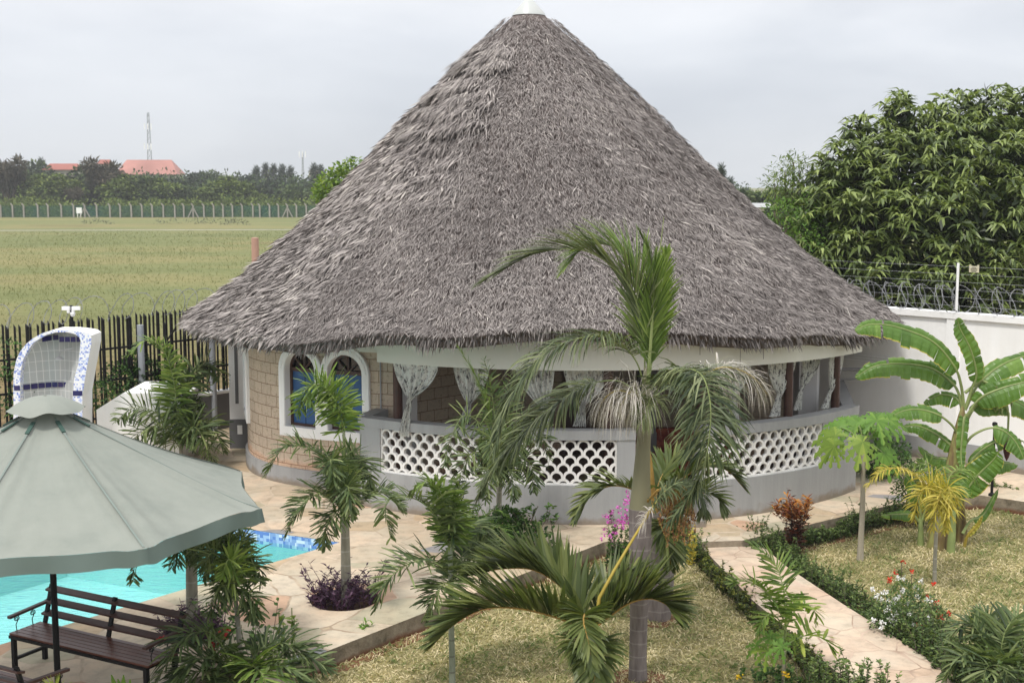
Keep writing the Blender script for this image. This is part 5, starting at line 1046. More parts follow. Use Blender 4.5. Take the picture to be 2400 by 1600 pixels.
# ---------------------------------------------------------------- papaya
def pleaf(parent, base, C, R, tilt, mats, seed=0, lobes=9):
    rg = np.random.default_rng(seed); mb = MB(); C = np.array(C, float); base = np.array(base, float); mb.tube([base, (base + C) / 2 + np.array([0, 0, .06]), C], [.010, .008, .006], 5, 0)
    nrm = np.array(tilt, float); nrm /= np.linalg.norm(nrm); o = C - base; o -= nrm * (o @ nrm); o /= np.linalg.norm(o) + 1e-6; s_ = np.cross(nrm, o)
    for k in range(lobes):
        a = (k - (lobes - 1) / 2) / ((lobes - 1) / 2) * rad(142); L_ = R * (1 - .38 * abs(a) / rad(142)) * rg.uniform(.9, 1.1); d = o * math.cos(a) + s_ * math.sin(a); l = np.cross(nrm, d)
        P = []; m_ = 9
        for t in np.linspace(0, 1, m_): P.append(C + d * L_ * t - nrm * 0 - np.array([0, 0, 1]) * (.5 * L_ * t * t))
        P = np.array(P); wp_ = np.array([.04, .07, .08, .19, .06, .24, .07, .14, .01]) * L_
        for sg_ in (-1, 1):
            Eg = P + l * (sg_ * wp_)[:, None] - np.array([0, 0, 1]) * (wp_ * .25)[:, None]; Eg[:-1] += d * (np.array([0, 0, .1, 1.4, .1, 1.4, .1, .8]) * .09 * L_)[:, None]
            mb.grid(np.stack([P, Eg]), 1, float(np.clip(rg.normal(.5, .12), 0, 1)))
    return mb.build('leaf', mats, parent)
D = 20.1; pp = thing('papaya_tree', 'small papaya tree with a straight pale trunk and one green fruit at the terrace corner', 'papaya tree', (*at(2018, 1312, D)[:2], 0))
g0 = at(2016, 1314, D); mb = MB(); mb.tube([(g0.x, D, 0)] + PX([(2017, 1280), (2022, 1180), (2023, 1100), (2023, 1040)], D), [.062, .05, .042, .035, .03], 12); mb.build('trunk', B_pap, pp, smooth=True)
hub = at(2023, 1042, D)
for i, (x, y, dd, r, tl) in enumerate([(1958, 1022, -.1, .30, (-.8, -.9, .5)), (1968, 1000, .2, .28, (-.5, -.8, .8)), (1985, 990, .4, .28, (-.2, -.7, .9)), (2012, 992, .2, .30, (0, -.8, .8)), (2055, 985, -.1, .34, (.2, -.8, .8)), (2085, 985, .2, .30, (.4, -.8, .7)), (2022, 1035, -.5, .27, (0, -1, .5)),
                                             (2072, 1062, -.2, .28, (.4, -1, .4)), (2062, 1025, .3, .28, (.5, -.8, .4)), (2040, 1000, .5, .28, (.1, -.5, 1)), (1955, 1045, -.2, .25, (-.7, -1, .2))]):
    pleaf(pp, hub, at(x, y, D + dd), r * 1.3, tl, [M_gstalk, G_lime if i in (0, 10, 6) else G_pap], i)
c = at(2011, 1092, D - .06); mb = MB(); mb.lathe([(.001, .1), (.035, .08), (.055, .02), (.06, -.04), (.04, -.09), (.001, -.11)], (c.x, c.y, c.z), 14); mb.build('fruit', plain('papaya_skin', (.06, .10, .03), .5, .2, 5), pp, smooth=True)
D = 14.8; pj = thing('papaya_tree', 'knee-high lime-green papaya seedling at the foot of the young feather palm', 'papaya tree', (*at(1835, 1640, D)[:2], 0))
g0 = at(1836, 1600, D); mb = MB(); mb.tube([(g0.x, D, 0), g0, *PX([(1837, 1560), (1838, 1525)], D)], [.03, .026, .022, .016], 8); mb.build('trunk', B_pap, pj, smooth=True)
hub = at(1838, 1535, D)
for i, (x, y, dd, r, tl) in enumerate([(1805, 1492, 0, .17, (-.3, -.8, .7)), (1800, 1525, -.2, .17, (-.5, -1, .4)), (1832, 1515, -.3, .17, (0, -1, .4)), (1860, 1500, .1, .15, (.4, -.8, .6)), (1775, 1512, .1, .14, (-.8, -.8, .5)), (1835, 1490, .2, .16, (0, -.6, .8))]):
    pleaf(pj, hub, at(x, y, D + dd), r * 1.25, tl, [M_gstalk, G_lime if i % 2 else G_pap], 40 + i, 7)

# ---------------------------------------------------------------- shrubs, flowers
def shrub(label, cat, loc, parts, mats, name='shrub', flowers=None, group=None):
    t = thing(name, label, cat, loc, group=group); fo, st = MB(), MB()
    parts(fo, st); fo.build('foliage', mats[0], t)
    if st.n: st.build('stem', mats[1], t)
    if flowers:
        fmesh = None
        for p, r, m_ in flowers:
            k = 13; mb = MB(); d = rng.normal(0, 1, (k, 3)); d[:, 2] = np.abs(d[:, 2]); d[:, 1] -= .5
            mb.leaves(np.tile(p, (k, 1)) + rng.normal(0, r * .5, (k, 3)), d, r * .7, r * .85, d + rng.normal(0, .5, (k, 3)), .1, 0, rng.random(k)); mb.build('flower', m_, t)
    return t
F_white = plain('white_petal', (.82, .82, .80), .6, .03); F_red = plain('red_petal', (.62, .045, .02), .55, .2); F_pink = plain('pink_petal', (.62, .13, .50), .6, .15); F_yel = plain('yellow_petal', (.75, .50, .03), .6, .1); F_hib = plain('hibiscus_petal', (.45, .035, .035), .55, .2)
# purple groundcover
for (c, r), lab in zip(BEDS[:2], ('dark purple trailing plants filling the round bed at the foot of the middle palm', 'dark purple trailing plants around the palm under the parasol, seen through the bench slats')):
    def pf(fo, st, c=c, r=r):
        for i in range(95):
            a = random.random() * 2 * PI; q = r * math.sqrt(random.random()) * .95; b = (c[0] + q * math.cos(a), c[1] + q * math.sin(a), .17)
            sprigs(fo, st, b, 1, .36 if random.random() < .88 else .58, (.01, .01), .085, .024, per=15, lean=.5)
    shrub(lab, 'purple plants', (*c, .17), pf, [G_purple, G_purple], 'purple_plant')
def g1(fo, st):
    b = gnd(1190, 1345, 0); b = (.05, 19.2, 0); b = at(1175, 1270, 20.0)
    for (x, y, d_, r) in ((1150, 1265, 19.7, .42), (1200, 1260, 19.9, .48), (1240, 1275, 20.0, .40), (1110, 1255, 19.6, .34), (1185, 1225, 20.1, .30)):
        c = at(x, y, d_); spray(fo, c, (r, r, r * .85), 520, .085, .055, tint=(.45, .22), zmin=.05)
    for i in range(26): c = at(random.uniform(1080, 1300), random.uniform(1215, 1290), 19.8); e = c + Vector((random.uniform(-.12, .12), 0, random.uniform(.12, .28))); st.tube([c, e], .005, 4); sprigs(fo, None, c, 1, .25, (.02, .02), .07, .05, per=14)
shrub('dense dark green shrub on the lawn edge at the foot of the slim foxtail palm', 'shrub', (*at(1190, 1330, 19.8)[:2], 0), g1, [G_green, B_tree])
palm('low feathery areca clump growing out of the dense green shrub', 19.4, [(1120, 1330), (1120, 1280)], (.02, .015), [
    [(1120, 1290), (1105, 1230), (1080, 1205), (1055, 1225)], [(1122, 1290), (1135, 1220), (1160, 1195), (1190, 1210)], [(1120, 1290), (1090, 1260, -.2), (1070, 1270, -.3), (1060, 1310, -.3)], [(1122, 1290), (1150, 1240, -.2), (1180, 1240, -.3), (1200, 1280, -.3)], [(1121, 1290), (1118, 1220, .2), (1125, 1180, .2)]],
    zb=0, mats=[M_gstalk, leafmat('areca_leaf', (.04, .09, .02), (.10, .19, .04), (.22, .34, .08), .3)], **(FX | dict(plume=False, n=30, L=.26, W=.02, droop=.2, lift=.4)))
b = at(1462, 1290, 19.3)
def g2(fo, st):
    for i in range(34): q = at(random.uniform(1425, 1500), random.uniform(1285, 1310), 19.4); sprigs(fo, st, (q.x, q.y, 0.02), 1, random.uniform(.35, .95), (.05, .1), .05, .032, per=42, lean=.25)
fl_ = [(np.array(at(x + random.uniform(-9, 9), y + random.uniform(-9, 9), 19.2 + random.uniform(-.1, .2))), .036, F_pink) for x, y in [(1435, 1200), (1440, 1215), (1448, 1195), (1462, 1210), (1470, 1180), (1475, 1195), (1480, 1175), (1468, 1225), (1445, 1225), (1420, 1215), (1413, 1232), (1412, 1258), (1430, 1265), (1455, 1218), (1474, 1215), (1478, 1160), (1485, 1185), (1425, 1205), (1460, 1240), (1440, 1240)] for _ in (0, 1)]
shrub('pink flowering bush left of the tall palm trunk', 'flowering shrub', (*b[:2], 0), g2, [G_green, B_tree], 'flowering_shrub', fl_)
fl_ = [(np.array(at(x + random.uniform(-5, 5), y + random.uniform(-4, 4), D_)), r, F_white) for x, y, D_ in [(2040, 1380, 16.9), (2063, 1392, 16.8), (2072, 1388, 16.8), (2055, 1398, 16.7), (2062, 1402, 16.7), (2105, 1353, 17.4), (2115, 1357, 17.4), (2158, 1364, 17.4), (2145, 1373, 17.3), (2150, 1382, 17.3), (2112, 1384, 17), (2098, 1402, 16.8), (2108, 1398, 16.8), (2085, 1413, 16.6), (2095, 1418, 16.6), (2082, 1422, 16.5), (2075, 1428, 16.4), (2105, 1430, 16.5), (2095, 1441, 16.4), (2175, 1407, 16.8), (2180, 1410, 16.8), (2127, 1413, 16.8), (2150, 1396, 17), (2082, 1450, 16.2), (2094, 1454, 16.2), (2182, 1450, 16.3), (2048, 1455, 16), (2067, 1458, 16), (2070, 1470, 15.9), (2145, 1464, 16.1), (2133, 1436, 16.4)] for r in (.034, .028)]
fl_ += [(np.array(at(x, y, D_)), .036, F_red) for x, y, D_ in [(2114, 1316, 17.8), (2137, 1341, 17.6), (2082, 1357, 17.5), (2087, 1360, 17.5), (2188, 1368, 17.3), (2175, 1397, 17), (2194, 1411, 16.9), (2190, 1415, 16.8), (2200, 1435, 16.6), (2204, 1442, 16.6), (2209, 1449, 16.5), (2198, 1446, 16.5), (2223, 1436, 16.6), (2153, 1463, 16.2), (2098, 1342, 17.6)]]
def g3(fo, st):
    for (x, y, d_, r) in ((2100, 1420, 16.7, .30), (2150, 1410, 16.9, .30), (2080, 1440, 16.4, .26), (2120, 1450, 16.3, .34), (2165, 1445, 16.5, .28), (2125, 1385, 17.2, .24), (2195, 1440, 16.7, .2)): spray(fo, at(x, y + 8, d_), (r, r, r * .8), 420, .05, .026, tint=(.45, .22), zmin=.03)
    for x, y, d_ in ((2114, 1318, 17.8), (2137, 1345, 17.6), (2190, 1420, 16.9), (2205, 1450, 16.6)): c = at(x, y, d_); st.tube([(c.x, c.y, .1), c], .006, 4); sprigs(fo, None, (c.x, c.y, max(.05, c.z - .3)), 2, .3, (.03, .03), .05, .025, per=16)
shrub('bush of small white and red flowers beside the right edge of the path', 'flowering shrub', (*at(2120, 1500, 16.6)[:2], 0), g3, [G_hedge, B_tree], 'flowering_shrub', fl_)
def g4(fo, st):
    c = at(1862, 1275, 20.4)
    for i in range(44):
        q = random.random(); sprigs(fo, st, (c.x + random.gauss(0, .05), c.y + random.gauss(0, .05), .05), 1, random.uniform(.45, .95), (.03, .03), .10, .026, per=20, lean=.32, tint=(.1 + .05 * q, .12))
G_cro2 = leafmat('croton_mixed', (.04, .014, .01), (.22, .055, .02), (.55, .25, .05), .2)
def g4b(fo, st):
    g4(fo, st); c = at(1860, 1215, 20.4)
    for i in range(34): sprigs(fo, None, (c.x + random.uniform(-.26, .26), c.y + random.uniform(-.15, .15), c.z - .05), 1, .40, (.03, .03), .10, .026, per=18, lean=.3, tint=(.66, .26))
shrub('croton bush with dark red lower and orange-yellow upper leaves at the terrace corner hedge', 'croton', (*at(1862, 1290, 20.8)[:2], 0), g4b, [G_cro2, B_tree], 'croton')
def g5(fo, st): 
    for (x, y, d_, r) in ((2070, 1075, 25.0, .42), (2090, 1100, 24.8, .45), (2055, 1090, 25, .38), (2100, 1060, 25.2, .3)): spray(fo, at(x, y, d_), (r, r, r), 700, .06, .035, tint=(.4, .22), zmin=.27)
shrub('dark round leafy bush between the terrace corner and the white wall', 'shrub', (*at(2075, 1130, 24.9)[:2], .25), g5, [G_green, B_tree])
def g6(fo, st):
    for (x, y, d_, r) in ((2150, 1130, 22.2, .38), (2175, 1110, 22.4, .32), (2130, 1160, 22, .32), (2160, 1180, 22, .35)): spray(fo, at(x, y, d_), (r, r, r), 560, .06, .035, tint=(.5, .22), zmin=.02)
shrub('green leafy shrub directly behind the yellow palm fronds', 'shrub', (*at(2150, 1220, 22.1)[:2], 0), g6, [G_hedge, B_tree])
# lamp post
c = at(2325, 1140, 23.4); lp_ = thing('garden_lamp', 'thin black garden lamp post behind the banana leaves', 'lamp post', (c.x, c.y, .25)); zt = at(2325, 995, 23.4).z
mb = MB(); mb.tube([(c.x, c.y, .25), (c.x, c.y, zt)], .028, 8); mb.lathe([(.06, 0), (.06, .04), (.03, .06)], (c.x, c.y, .25), 12); mb.build('pole', M_black, lp_)
mb = MB(); mb.lathe([(.001, .06), (.045, .04), (.05, .0), (.03, -.03), (.0, -.04)], (c.x, c.y, zt), 14); mb.build('lantern', M_black, lp_)
# bottom left flowers / hibiscus
def g7(fo, st):
    for i in range(24): q = at(random.uniform(490, 640), 1600, 14.9 + random.uniform(-.3, .3)); sprigs(fo, st, (q.x, q.y, .17), 1, random.uniform(.5, 1.0), (.05, .05), .075, .05, per=20, lean=.4)
shrub('leafy hibiscus with two red blooms behind the small pale-stemmed palm', 'hibiscus', (*at(560, 1600, 14.9)[:2], .17), g7, [G_green, B_tree], 'hibiscus', [(np.array(at(x, y, 13.9)), .05, F_hib) for x, y in ((528, 1478), (530, 1490), (500, 1512), (502, 1524), (380, 1495))])
def g8(fo, st):
    for (x, y) in ((655, 1435), (685, 1425), (690, 1445), (665, 1460)): c = at(x, y + 55, 14.9); st.tube([(c.x, c.y, .2), c, c + Vector((0, 0, .3))], .007, 5); sprigs(fo, None, (c.x, c.y, c.z), 1, .34, (.02, .02), .10, .06, per=10, lean=.2, tint=(.7, .15))
shrub('light green sprouting twigs rising above the bushy low palm', 'shrub', (*at(672, 1560, 14.9)[:2], .0), g8, [G_foxl, M_gstalk])
def g9(fo, st):
    c = at(862, 1520, 16.4); sprigs(fo, st, (c.x - .02, c.y - .18, .02), 6, .34, (.03, .03), .07, .03, per=18, lean=.3)
shrub('green weed growing against the patio kerb', 'weed', (*at(862, 1530, 16.2)[:2], 0), g9, [G_pap, M_gstalk], 'weed')
def ga(fo, st):
    for x in (1765, 1800, 1850, 1875): q = gnd(x, 1600, 0); sprigs(fo, st, (q[0], q[1] - .1, 0), 8, .22, (.18, .15), .06, .04, per=14)
q = gnd(1800, 1600); shrub('low leafy plant with two yellow flowers at the bottom edge right of the tall palm', 'flowering plant', (*q, 0), ga, [G_green, M_gstalk], 'flowering_plant', [(np.array(at(1728, 1585, 14.8)), .035, F_yel), (np.array(at(1735, 1586, 14.8)), .03, F_yel), (np.array(at(1842, 1582, 14.6)), .04, F_yel), (np.array(at(1838, 1576, 14.6)), .03, F_yel)])
def gb(fo, st):
    for x, y, w_ in ((285, 1602, .09), (300, 1612, .08)):
        c = at(x, y, 12.6); fo.leaves([np.array(c) - np.array([0, 0, .35])] * 2, [[.05, 0, 1], [-.25, .1, 1]], .45, .12, np.array([[0, -1, .1]] * 2), .1, 0, .05)
    c = at(130, 1600, 12.6); k = 26; fo.leaves(np.tile(np.array(c) - np.array([0, 0, .1]), (k, 1)), np.stack([rng.normal(0, .5, k), rng.normal(0, .4, k), np.ones(k)], -1), .20, .018, None, .3, 0, .95)
shrub('tips of yellow-green leaves poking up at the bottom edge below the bench', 'plant', (*at(210, 1700, 12.6)[:2], .0), gb, [G_lime, M_gstalk], 'garden_plant')
def gc(fo, st):
    c = at(1855, 1400, 16.1)
q0 = at(2330, 1160, 22.6)
def gd(fo, st):
    for x in (2290, 2310, 2330, 2350, 2368): p = gnd(x, 1160 + (x - 2296) * .12, .05); sprigs(fo, st, (p[0], p[1], .05), 7, .30, (.12, .08), .05, .028, per=20)
shrub('sparse row of low plants on the far edge of the right lawn', 'plants', (q0.x, q0.y, 0), gd, [G_hedge, M_gstalk], 'garden_plant')
def ge(fo, st):
    for x, y, d_, r in ((30, 900, 26.3, .6), (60, 950, 25.9, .5), (8, 840, 26.0, .5), (240, 930, 27.4, .35), (270, 890, 28.0, .4)): spray(fo, at(x, y, d_), (r, .25, r), 420, .07, .045, tint=(.4, .2))
    for x, y, d_, r in ((300, 890, 28.4, .45), (345, 885, 28.9, .45), (380, 900, 29.1, .4), (425, 905, 29.4, .3), (320, 850, 28.6, .3)): spray(fo, at(x, y, d_), (r, .25, r), 480, .09, .06, tint=(.3, .2))
shrub('climbing green plants growing through the black steel fence', 'climber', (-9.0, 27.3, .1), ge, [G_green, B_tree], 'climbing_plant')
def gf(fo, st):
    for x, y in ((1885, 1572), (1905, 1560), (1930, 1590), (1960, 1575), (1990, 1560), (2010, 1590), (2050, 1580), (2080, 1595), (1990, 1598), (1895, 1540)):
        q = gnd(x, y + 45, .15); sprigs(fo, st, (q[0], q[1], .12), 6, .42, (.12, .10), .05, .028, per=34, lean=.3, tint=(.55, .2))
shrub('leafy green sprigs spilling over the left path edge at the bottom of the picture', 'shrub', (*gnd(1980, 1640), 0), gf, [G_hedge, B_tree])
# hedges
def hedge(name, label, pts, wdt, h, per_m, tall=.12, seed=1, mat=G_hedge, ln=.042, tint=(.45, .22)):
    t = thing(name, label, 'hedge', (*pts[0], 0)); fo, st = MB(), MB(); P = crom([(*p, 0) for p in pts], 6); sl = np.concatenate([[0], np.cumsum(np.linalg.norm(np.diff(P, axis=0), axis=1))])
    n = int(sl[-1] * per_m)
    for i in range(n):
        s_ = random.uniform(0, sl[-1]); x, y = np.interp(s_, sl, P[:, 0]), np.interp(s_, sl, P[:, 1]); hh = h * (.75 + .35 * math.sin(s_ * 4.1) * math.sin(s_ * 1.7 + 1)) * random.uniform(.7, 1.1); tl = random.random() < tall
        sprigs(fo, st, (x + random.uniform(-1, 1) * wdt, y + random.uniform(-1, 1) * wdt * .6, 0.01), 1, hh * (1.8 if tl else 1), (0, 0), ln, ln * .55, per=34 if tl else 26, lean=.3, tint=tint, sr=.003)
    fo.build('foliage', mat, t); st.build('stem', B_tree, t)
a_ = [np.array(gnd(x, y, 0)) + np.array([-.12, 0]) for x, y in ((1610, 1262), (1655, 1310), (1720, 1385), (1790, 1450), (1880, 1535), (1950, 1598))] + [np.array((3.95, 13.2)), np.array((4.1, 12))]
hedge('hedge', 'thin low hedge with yellowish shoots along the left edge of the stone path', a_, .13, .20, 75, .22, mat=leafmat('hedge_leaf_yellow', (.03, .05, .012), (.08, .12, .03), (.30, .30, .05), .3))
b_ = [(PR[0][0] + .12, PR[0][1] - .1)] + [(p[0] + .28, p[1]) for p in PR[1:]] + [(6.2, 12.2)]
hedge('hedge', 'bushy green hedge along the right edge of the stone path', b_, .20, .30, 130, .12)
hedge('hedge', 'dark green hedge along the terrace-side kerb of the right lawn', [(3.95, 20.25), (4.8, 20.85), (5.8, 21.6), (6.6, 22.2), (7.3, 22.6)], .18, .32, 150, .10)
hedge('hedge', 'wider leafy shrubs filling the bottom right between path and palm clump', [gnd(2130, 1500, 0), gnd(2230, 1570, 0), (5.7, 13.6), (6.5, 13.2)], .34, .42, 190, .10, ln=.05)
hedge('hedge', 'green bushes with yellow flowers between the palm trunks and the path entrance', [gnd(1560, 1275, 0), gnd(1595, 1285, 0), gnd(1625, 1325, 0)], .16, .42, 140, .25, mat=G_hedge)
t = thing('yellow_shrub', 'spindly yellow-leaved shrub just right of the squat palm', 'shrub', (*gnd(1620, 1330), 0)); fo = MB()
for i in range(10): c = at(1613 + random.uniform(-8, 12), 1318, 19.3); sprigs(fo, None, (c.x, c.y, .1), 1, .62, (.03, .03), .05, .03, per=26, lean=.15, tint=(.75, .2))
fo.build('foliage', G_yel, t)
# ---------------------------------------------------------------- lawn grass
def inpoly(P, poly):
    x, y = P[:, 0], P[:, 1]; r = np.zeros(len(P), bool); j = len(poly) - 1
    for i in range(len(poly)):
        xi, yi = poly[i]; xj, yj = poly[j]; c = ((yi > y) != (yj > y)) & (x < (xj - xi) * (y - yi) / (yj - yi + 1e-12) + xi); r ^= c; j = i
    return r
mb = MB()
for poly, n in ((LAWN_L, 100000), (LAWN_R, 100000)):
    A = np.array(poly); P = np.stack([rng.uniform(A[:, 0].min(), A[:, 0].max(), n), rng.uniform(12.5, A[:, 1].max(), n)], -1); P = P[inpoly(P, poly)]
    P = P[np.abs(P[:, 0]) < P[:, 1] * .43 + .3]; n = len(P)
    cl = np.sin(P[:, 0] * 5.1 + 1.3 * np.sin(P[:, 1] * 3.7)) * np.sin(P[:, 1] * 4.3 + P[:, 0]) + .6 * np.sin(P[:, 0] * 13 + P[:, 1] * 9) * np.sin(P[:, 1] * 17); cl2 = np.sin(P[:, 0] * 1.3 + P[:, 1] * .9) * np.sin(P[:, 1] * 1.7 - P[:, 0] * .6)
    an = rng.uniform(0, 2 * PI, n); D_ = np.stack([np.cos(an), np.sin(an), rng.uniform(.25, 1.6, n)], -1)
    mb.leaves(np.c_[P, np.full(n, .0)], D_, rng.uniform(.05, .105, n) * (1 + .25 * cl), rng.uniform(.010, .019, n), None, rng.uniform(.2, .9, n), 0, np.clip(.52 + rng.normal(0, .27, n) - .24 * cl - .16 * cl2, 0, 1))
mb.build('lawn_grass', M_blade, label='short straw-green lawn grass either side of the stone path', cat='grass', kind='stuff')
# field grass
n = 60000; y = 33 + 135 * rng.random(n) ** 2.2; x = rng.uniform(-.46, -.1, n) * y; cl = np.sin(x * .35 + 2 * np.sin(y * .11)) * np.sin(y * .23) ; an = rng.uniform(0, 2 * PI, n)
k = (rng.random(n) < (.62 + .38 * cl) * np.clip((y - 46) / 14, .22, 1)) & ((y < 163 + (x + 120) * .08) | (y > 176 + (x + 120) * .08)); x, y, cl, an = x[k], y[k], cl[k], an[k]; n = len(x); mb = MB()
sc = .6 + y / 90
mb.leaves(np.stack([x, y, np.full(n, -.06)], -1), np.stack([np.cos(an) * .6, np.sin(an) * .6, np.ones(n)], -1), rng.uniform(.08, .20, n) * np.clip((y - 22) / 30, .3, 1) * (.8 + y / 200), rng.uniform(.012, .026, n) * sc, None, rng.uniform(0, .5, n), 0, np.clip(.48 + rng.normal(0, .07, n) + .05 * cl + .05 * np.sin(x * .11 + y * .05), 0, 1))
mb.build('field_grass', M_fieldblade, label='rough yellow-green grass of the open field beyond the fence', cat='grass', kind='stuff')
mb = MB(); p = [(-120, 169), (-120, 171.2), (40, 184), (40, 182)]; mb.face([(x_, y_, -.04) for x_, y_ in p][::-1]); 
mb.V[0] = mb.V[0]; mb.build('field_track', plain('pale_track', (.36, .34, .29), .9, .1, .2), kind='structure')
# tufts
mb = MB()
for x_, y_, r in ((-53, 205, 5), (-48, 207, 4), (-66, 204, 3), (-43, 200, 2.5)):
    spray(mb, (x_, y_, -.1), (r, r * .5, .8), 260, .5, .1, tint=(.2, .15), zmin=-.06)
mb.build('grass_tufts', leafmat('dark_tuft', (.05, .06, .03), (.09, .10, .045), (.16, .16, .08), .1), label='darker overgrown tufts in the field before the far fence', cat='grass', kind='stuff')
# far fence
FY = 245.0
ff = thing('boundary_fence', 'distant green mesh fence with pale concrete posts along the far side of the field', 'fence', (-60, FY, -.06))
M_conc = plain('concrete_post', (.30, .28, .25), .9, .1, .6)
m = MT('green_mesh', .8, .1); m.col(m.ramp(m.noise(.12, 4), [(.35, (.028, .085, .055)), (.5, (.05, .11, .065)), (.65, (.02, .10, .085))])); tb = m.n('BsdfTransparent'); mx_ = m.n('MixShader'); mx_.inputs[0].default_value = .38
m.l(m.b.outputs[0], mx_.inputs[1]); m.l(tb.outputs[0], mx_.inputs[2]); m.l(mx_.outputs[0], m.t.nodes['Material Output'].inputs[0])
px_ = [2, 30, 56, 89, 113, 144, 173, 199, 227, 258, 282, 308, 333, 357, 383, 410, 431, 453, 478, 501, 523, 545, 568, 593, 609, 632, 653, 674, 695]
px_ = list(range(-700, -30, 26)) + px_ + list(range(718, 1640, 26))
for i, q in enumerate(px_):
    c = at(q, 505, FY); mb = MB(); mb.bar((c.x, FY, -.06), (c.x, FY, 2.25), .26, .24, up=(0, 1, 0)); mb.bar((c.x, FY, 2.2), (c.x - .35, FY, 2.62), .2, .2, up=(0, 1, 0)); mb.build('post', M_conc, ff)
    if q in (199, 453, 674):
        for s_ in (-1, 1): mb = MB(); mb.bar((c.x, FY - .1, 1.9), (c.x + s_ * 1.0, FY - .1, -.06), .2, .2, up=(0, 1, 0)); mb.build('brace', M_conc, ff)
a, b = at(-710, 505, FY), at(1650, 505, FY); mb = MB(); mb.face([(a.x, FY + .2, 0), (b.x, FY + .2, 0), (b.x, FY + .2, 2.2), (a.x, FY + .2, 2.2)]); mb.build('mesh_panel', m.m, ff)
c = at(185, 497, FY - .5); mb = MB(); mb.box((c.x, FY - .4, 1.3), (1.05, .05, 1.1)); mb.box((c.x - .3, FY - .4, .3), (.1, .05, 1.0)); mb.box((c.x + .3, FY - .4, .3), (.1, .05, 1.0)); mb.build('notice_board', M_white, label='small white notice board standing in front of the distant green fence', cat='sign')
c = at(598, 578, 52); mb = MB(); mb.lathe([(.16, -.06), (.16, 1.0), (.15, 3.95), (.001, 3.97)], (c.x, 52, 0), 14); zc = at(598, 556, 52).z; mb.V = [v * np.array([1, 1, 1]) for v in mb.V]
for v in mb.V: v[:, 2] = np.where(v[:, 2] > 3, v[:, 2] - 3.97 + zc, v[:, 2])
mb.build('marker_post', plain('orange_post', (.45, .27, .21), .7, .08), label='faded orange marker post in the field, rising above the left slope of the thatch', cat='post')
# red roofed buildings
M_red = plain('red_tiles', (.33, .12, .095), .7, .12, .15); M_redf = plain('faded_red_roof', (.40, .19, .16), .7, .22, .12); M_wallb = plain('pale_wall', (.48, .44, .36), .8, .06, .1); M_win = plain('dark_window', (.05, .05, .06), .4)
def house(name, label, x0, x1, yt, yb, D, hip, mroof, ridge=(.25, .75), base=0, wins=0, group=None):
    A, B = at(x0, yb, D), at(x1, yb, D); zt = at(x0, yt, D).z; ze = A.z; d = (B.x - A.x) * .55; t = thing(name, label, 'building', ((A.x + B.x) / 2, D + d / 2, 0), group=group)
    mb = MB(); mb.box(((A.x + B.x) / 2, D + d / 2, ze / 2), (B.x - A.x - 1.5, d - 1.5, ze)); mb.build('wall', M_wallb, t)
    for i in range(wins):
        x = A.x + (B.x - A.x) * (i + .7) / (wins + .4); mb = MB(); mb.box((x, D + .72, ze - 1.6), ((B.x - A.x) / (wins * 1.7), .1, 1.5)); mb.build('window', M_win, t)
    w_ = B.x - A.x; r0, r1 = A.x + w_ * ridge[0], A.x + w_ * ridge[1]; V = [(A.x, D, ze), (B.x, D, ze), (B.x, D + d, ze), (A.x, D + d, ze), (r0, D + d / 2, zt), (r1, D + d / 2, zt)]
    mb = MB(); mb.arr(V, [[0, 1, 5, 4], [2, 3, 4, 5]]); mb.arr(V, [[1, 2, 5], [3, 0, 4], [0, 3, 2], [0, 2, 1]]); mb.build('roof', mroof, t); return t
house('red_roof_building', 'long low building with a bright red hipped roof among the far trees at left', 95, 188, 383, 398, 330, 0, M_red, (.15, .85), wins=5)
t = house('red_roof_building', 'large building with a tall faded red roof beside the lattice mast', 268, 416, 374, 409, 345, 0, M_redf, (.12, .84))
house('red_roof_building', 'sliver of red roof peeking between trees left of the large red roof', 225, 262, 374, 384, 350, 0, M_red, (.2, .8))
house('pale_building', 'cream block half hidden in trees near the left slope of the thatch', 722, 748, 399, 416, 340, 0, M_wallb, (.1, .9), wins=2)
house('grey_roof_building', 'low grey sheet roof right of the thatch in front of the rounded far tree', 1762, 1812, 476, 486, 120, 0, plain('sheet_roof', (.42, .43, .44), .5, .1, .3), (.05, .95))
# masts
def mast(label, px, yt, D, wdt, panels):
    c = at(px, yt, D); t = thing('radio_mast', label, 'mast', (c.x, D, 0)); mb = MB(); n = 16
    for k in range(n):
        z0, z1 = c.z * k / n, c.z * (k + 1) / n; w0, w1 = wdt * (1 - .75 * k / n), wdt * (1 - .75 * (k + 1) / n)
        for sx in (-1, 1): mb.bar((c.x + sx * w0, D, z0), (c.x + sx * w1, D, z1), .22, .22, up=(0, 1, 0))
        mb.bar((c.x - w0, D, z0), (c.x + w1, D, z1), .13, .13, up=(0, 1, 0)); mb.bar((c.x + w0, D, z0), (c.x - w1, D, z1), .09, .09, up=(0, 1, 0)); mb.bar((c.x - w1, D, z1), (c.x + w1, D, z1), .09, .09, up=(0, 1, 0))
    mb.build('lattice', M_pipe, t)
    for py in panels:
        for sx in (-1, 0, 1): q = at(px, py, D); mb = MB(); mb.box((q.x + sx * 1.0, D - .3, q.z), (.28, .2, 1.9)); mb.build('antenna', M_white, t)
mast('tall lattice radio mast rising behind the large faded red roof', 347, 264, 400, 1.0, (297, 344)); mast('small thin telecom mast left of the thatch slope', 709, 357, 420, .5, (362,))
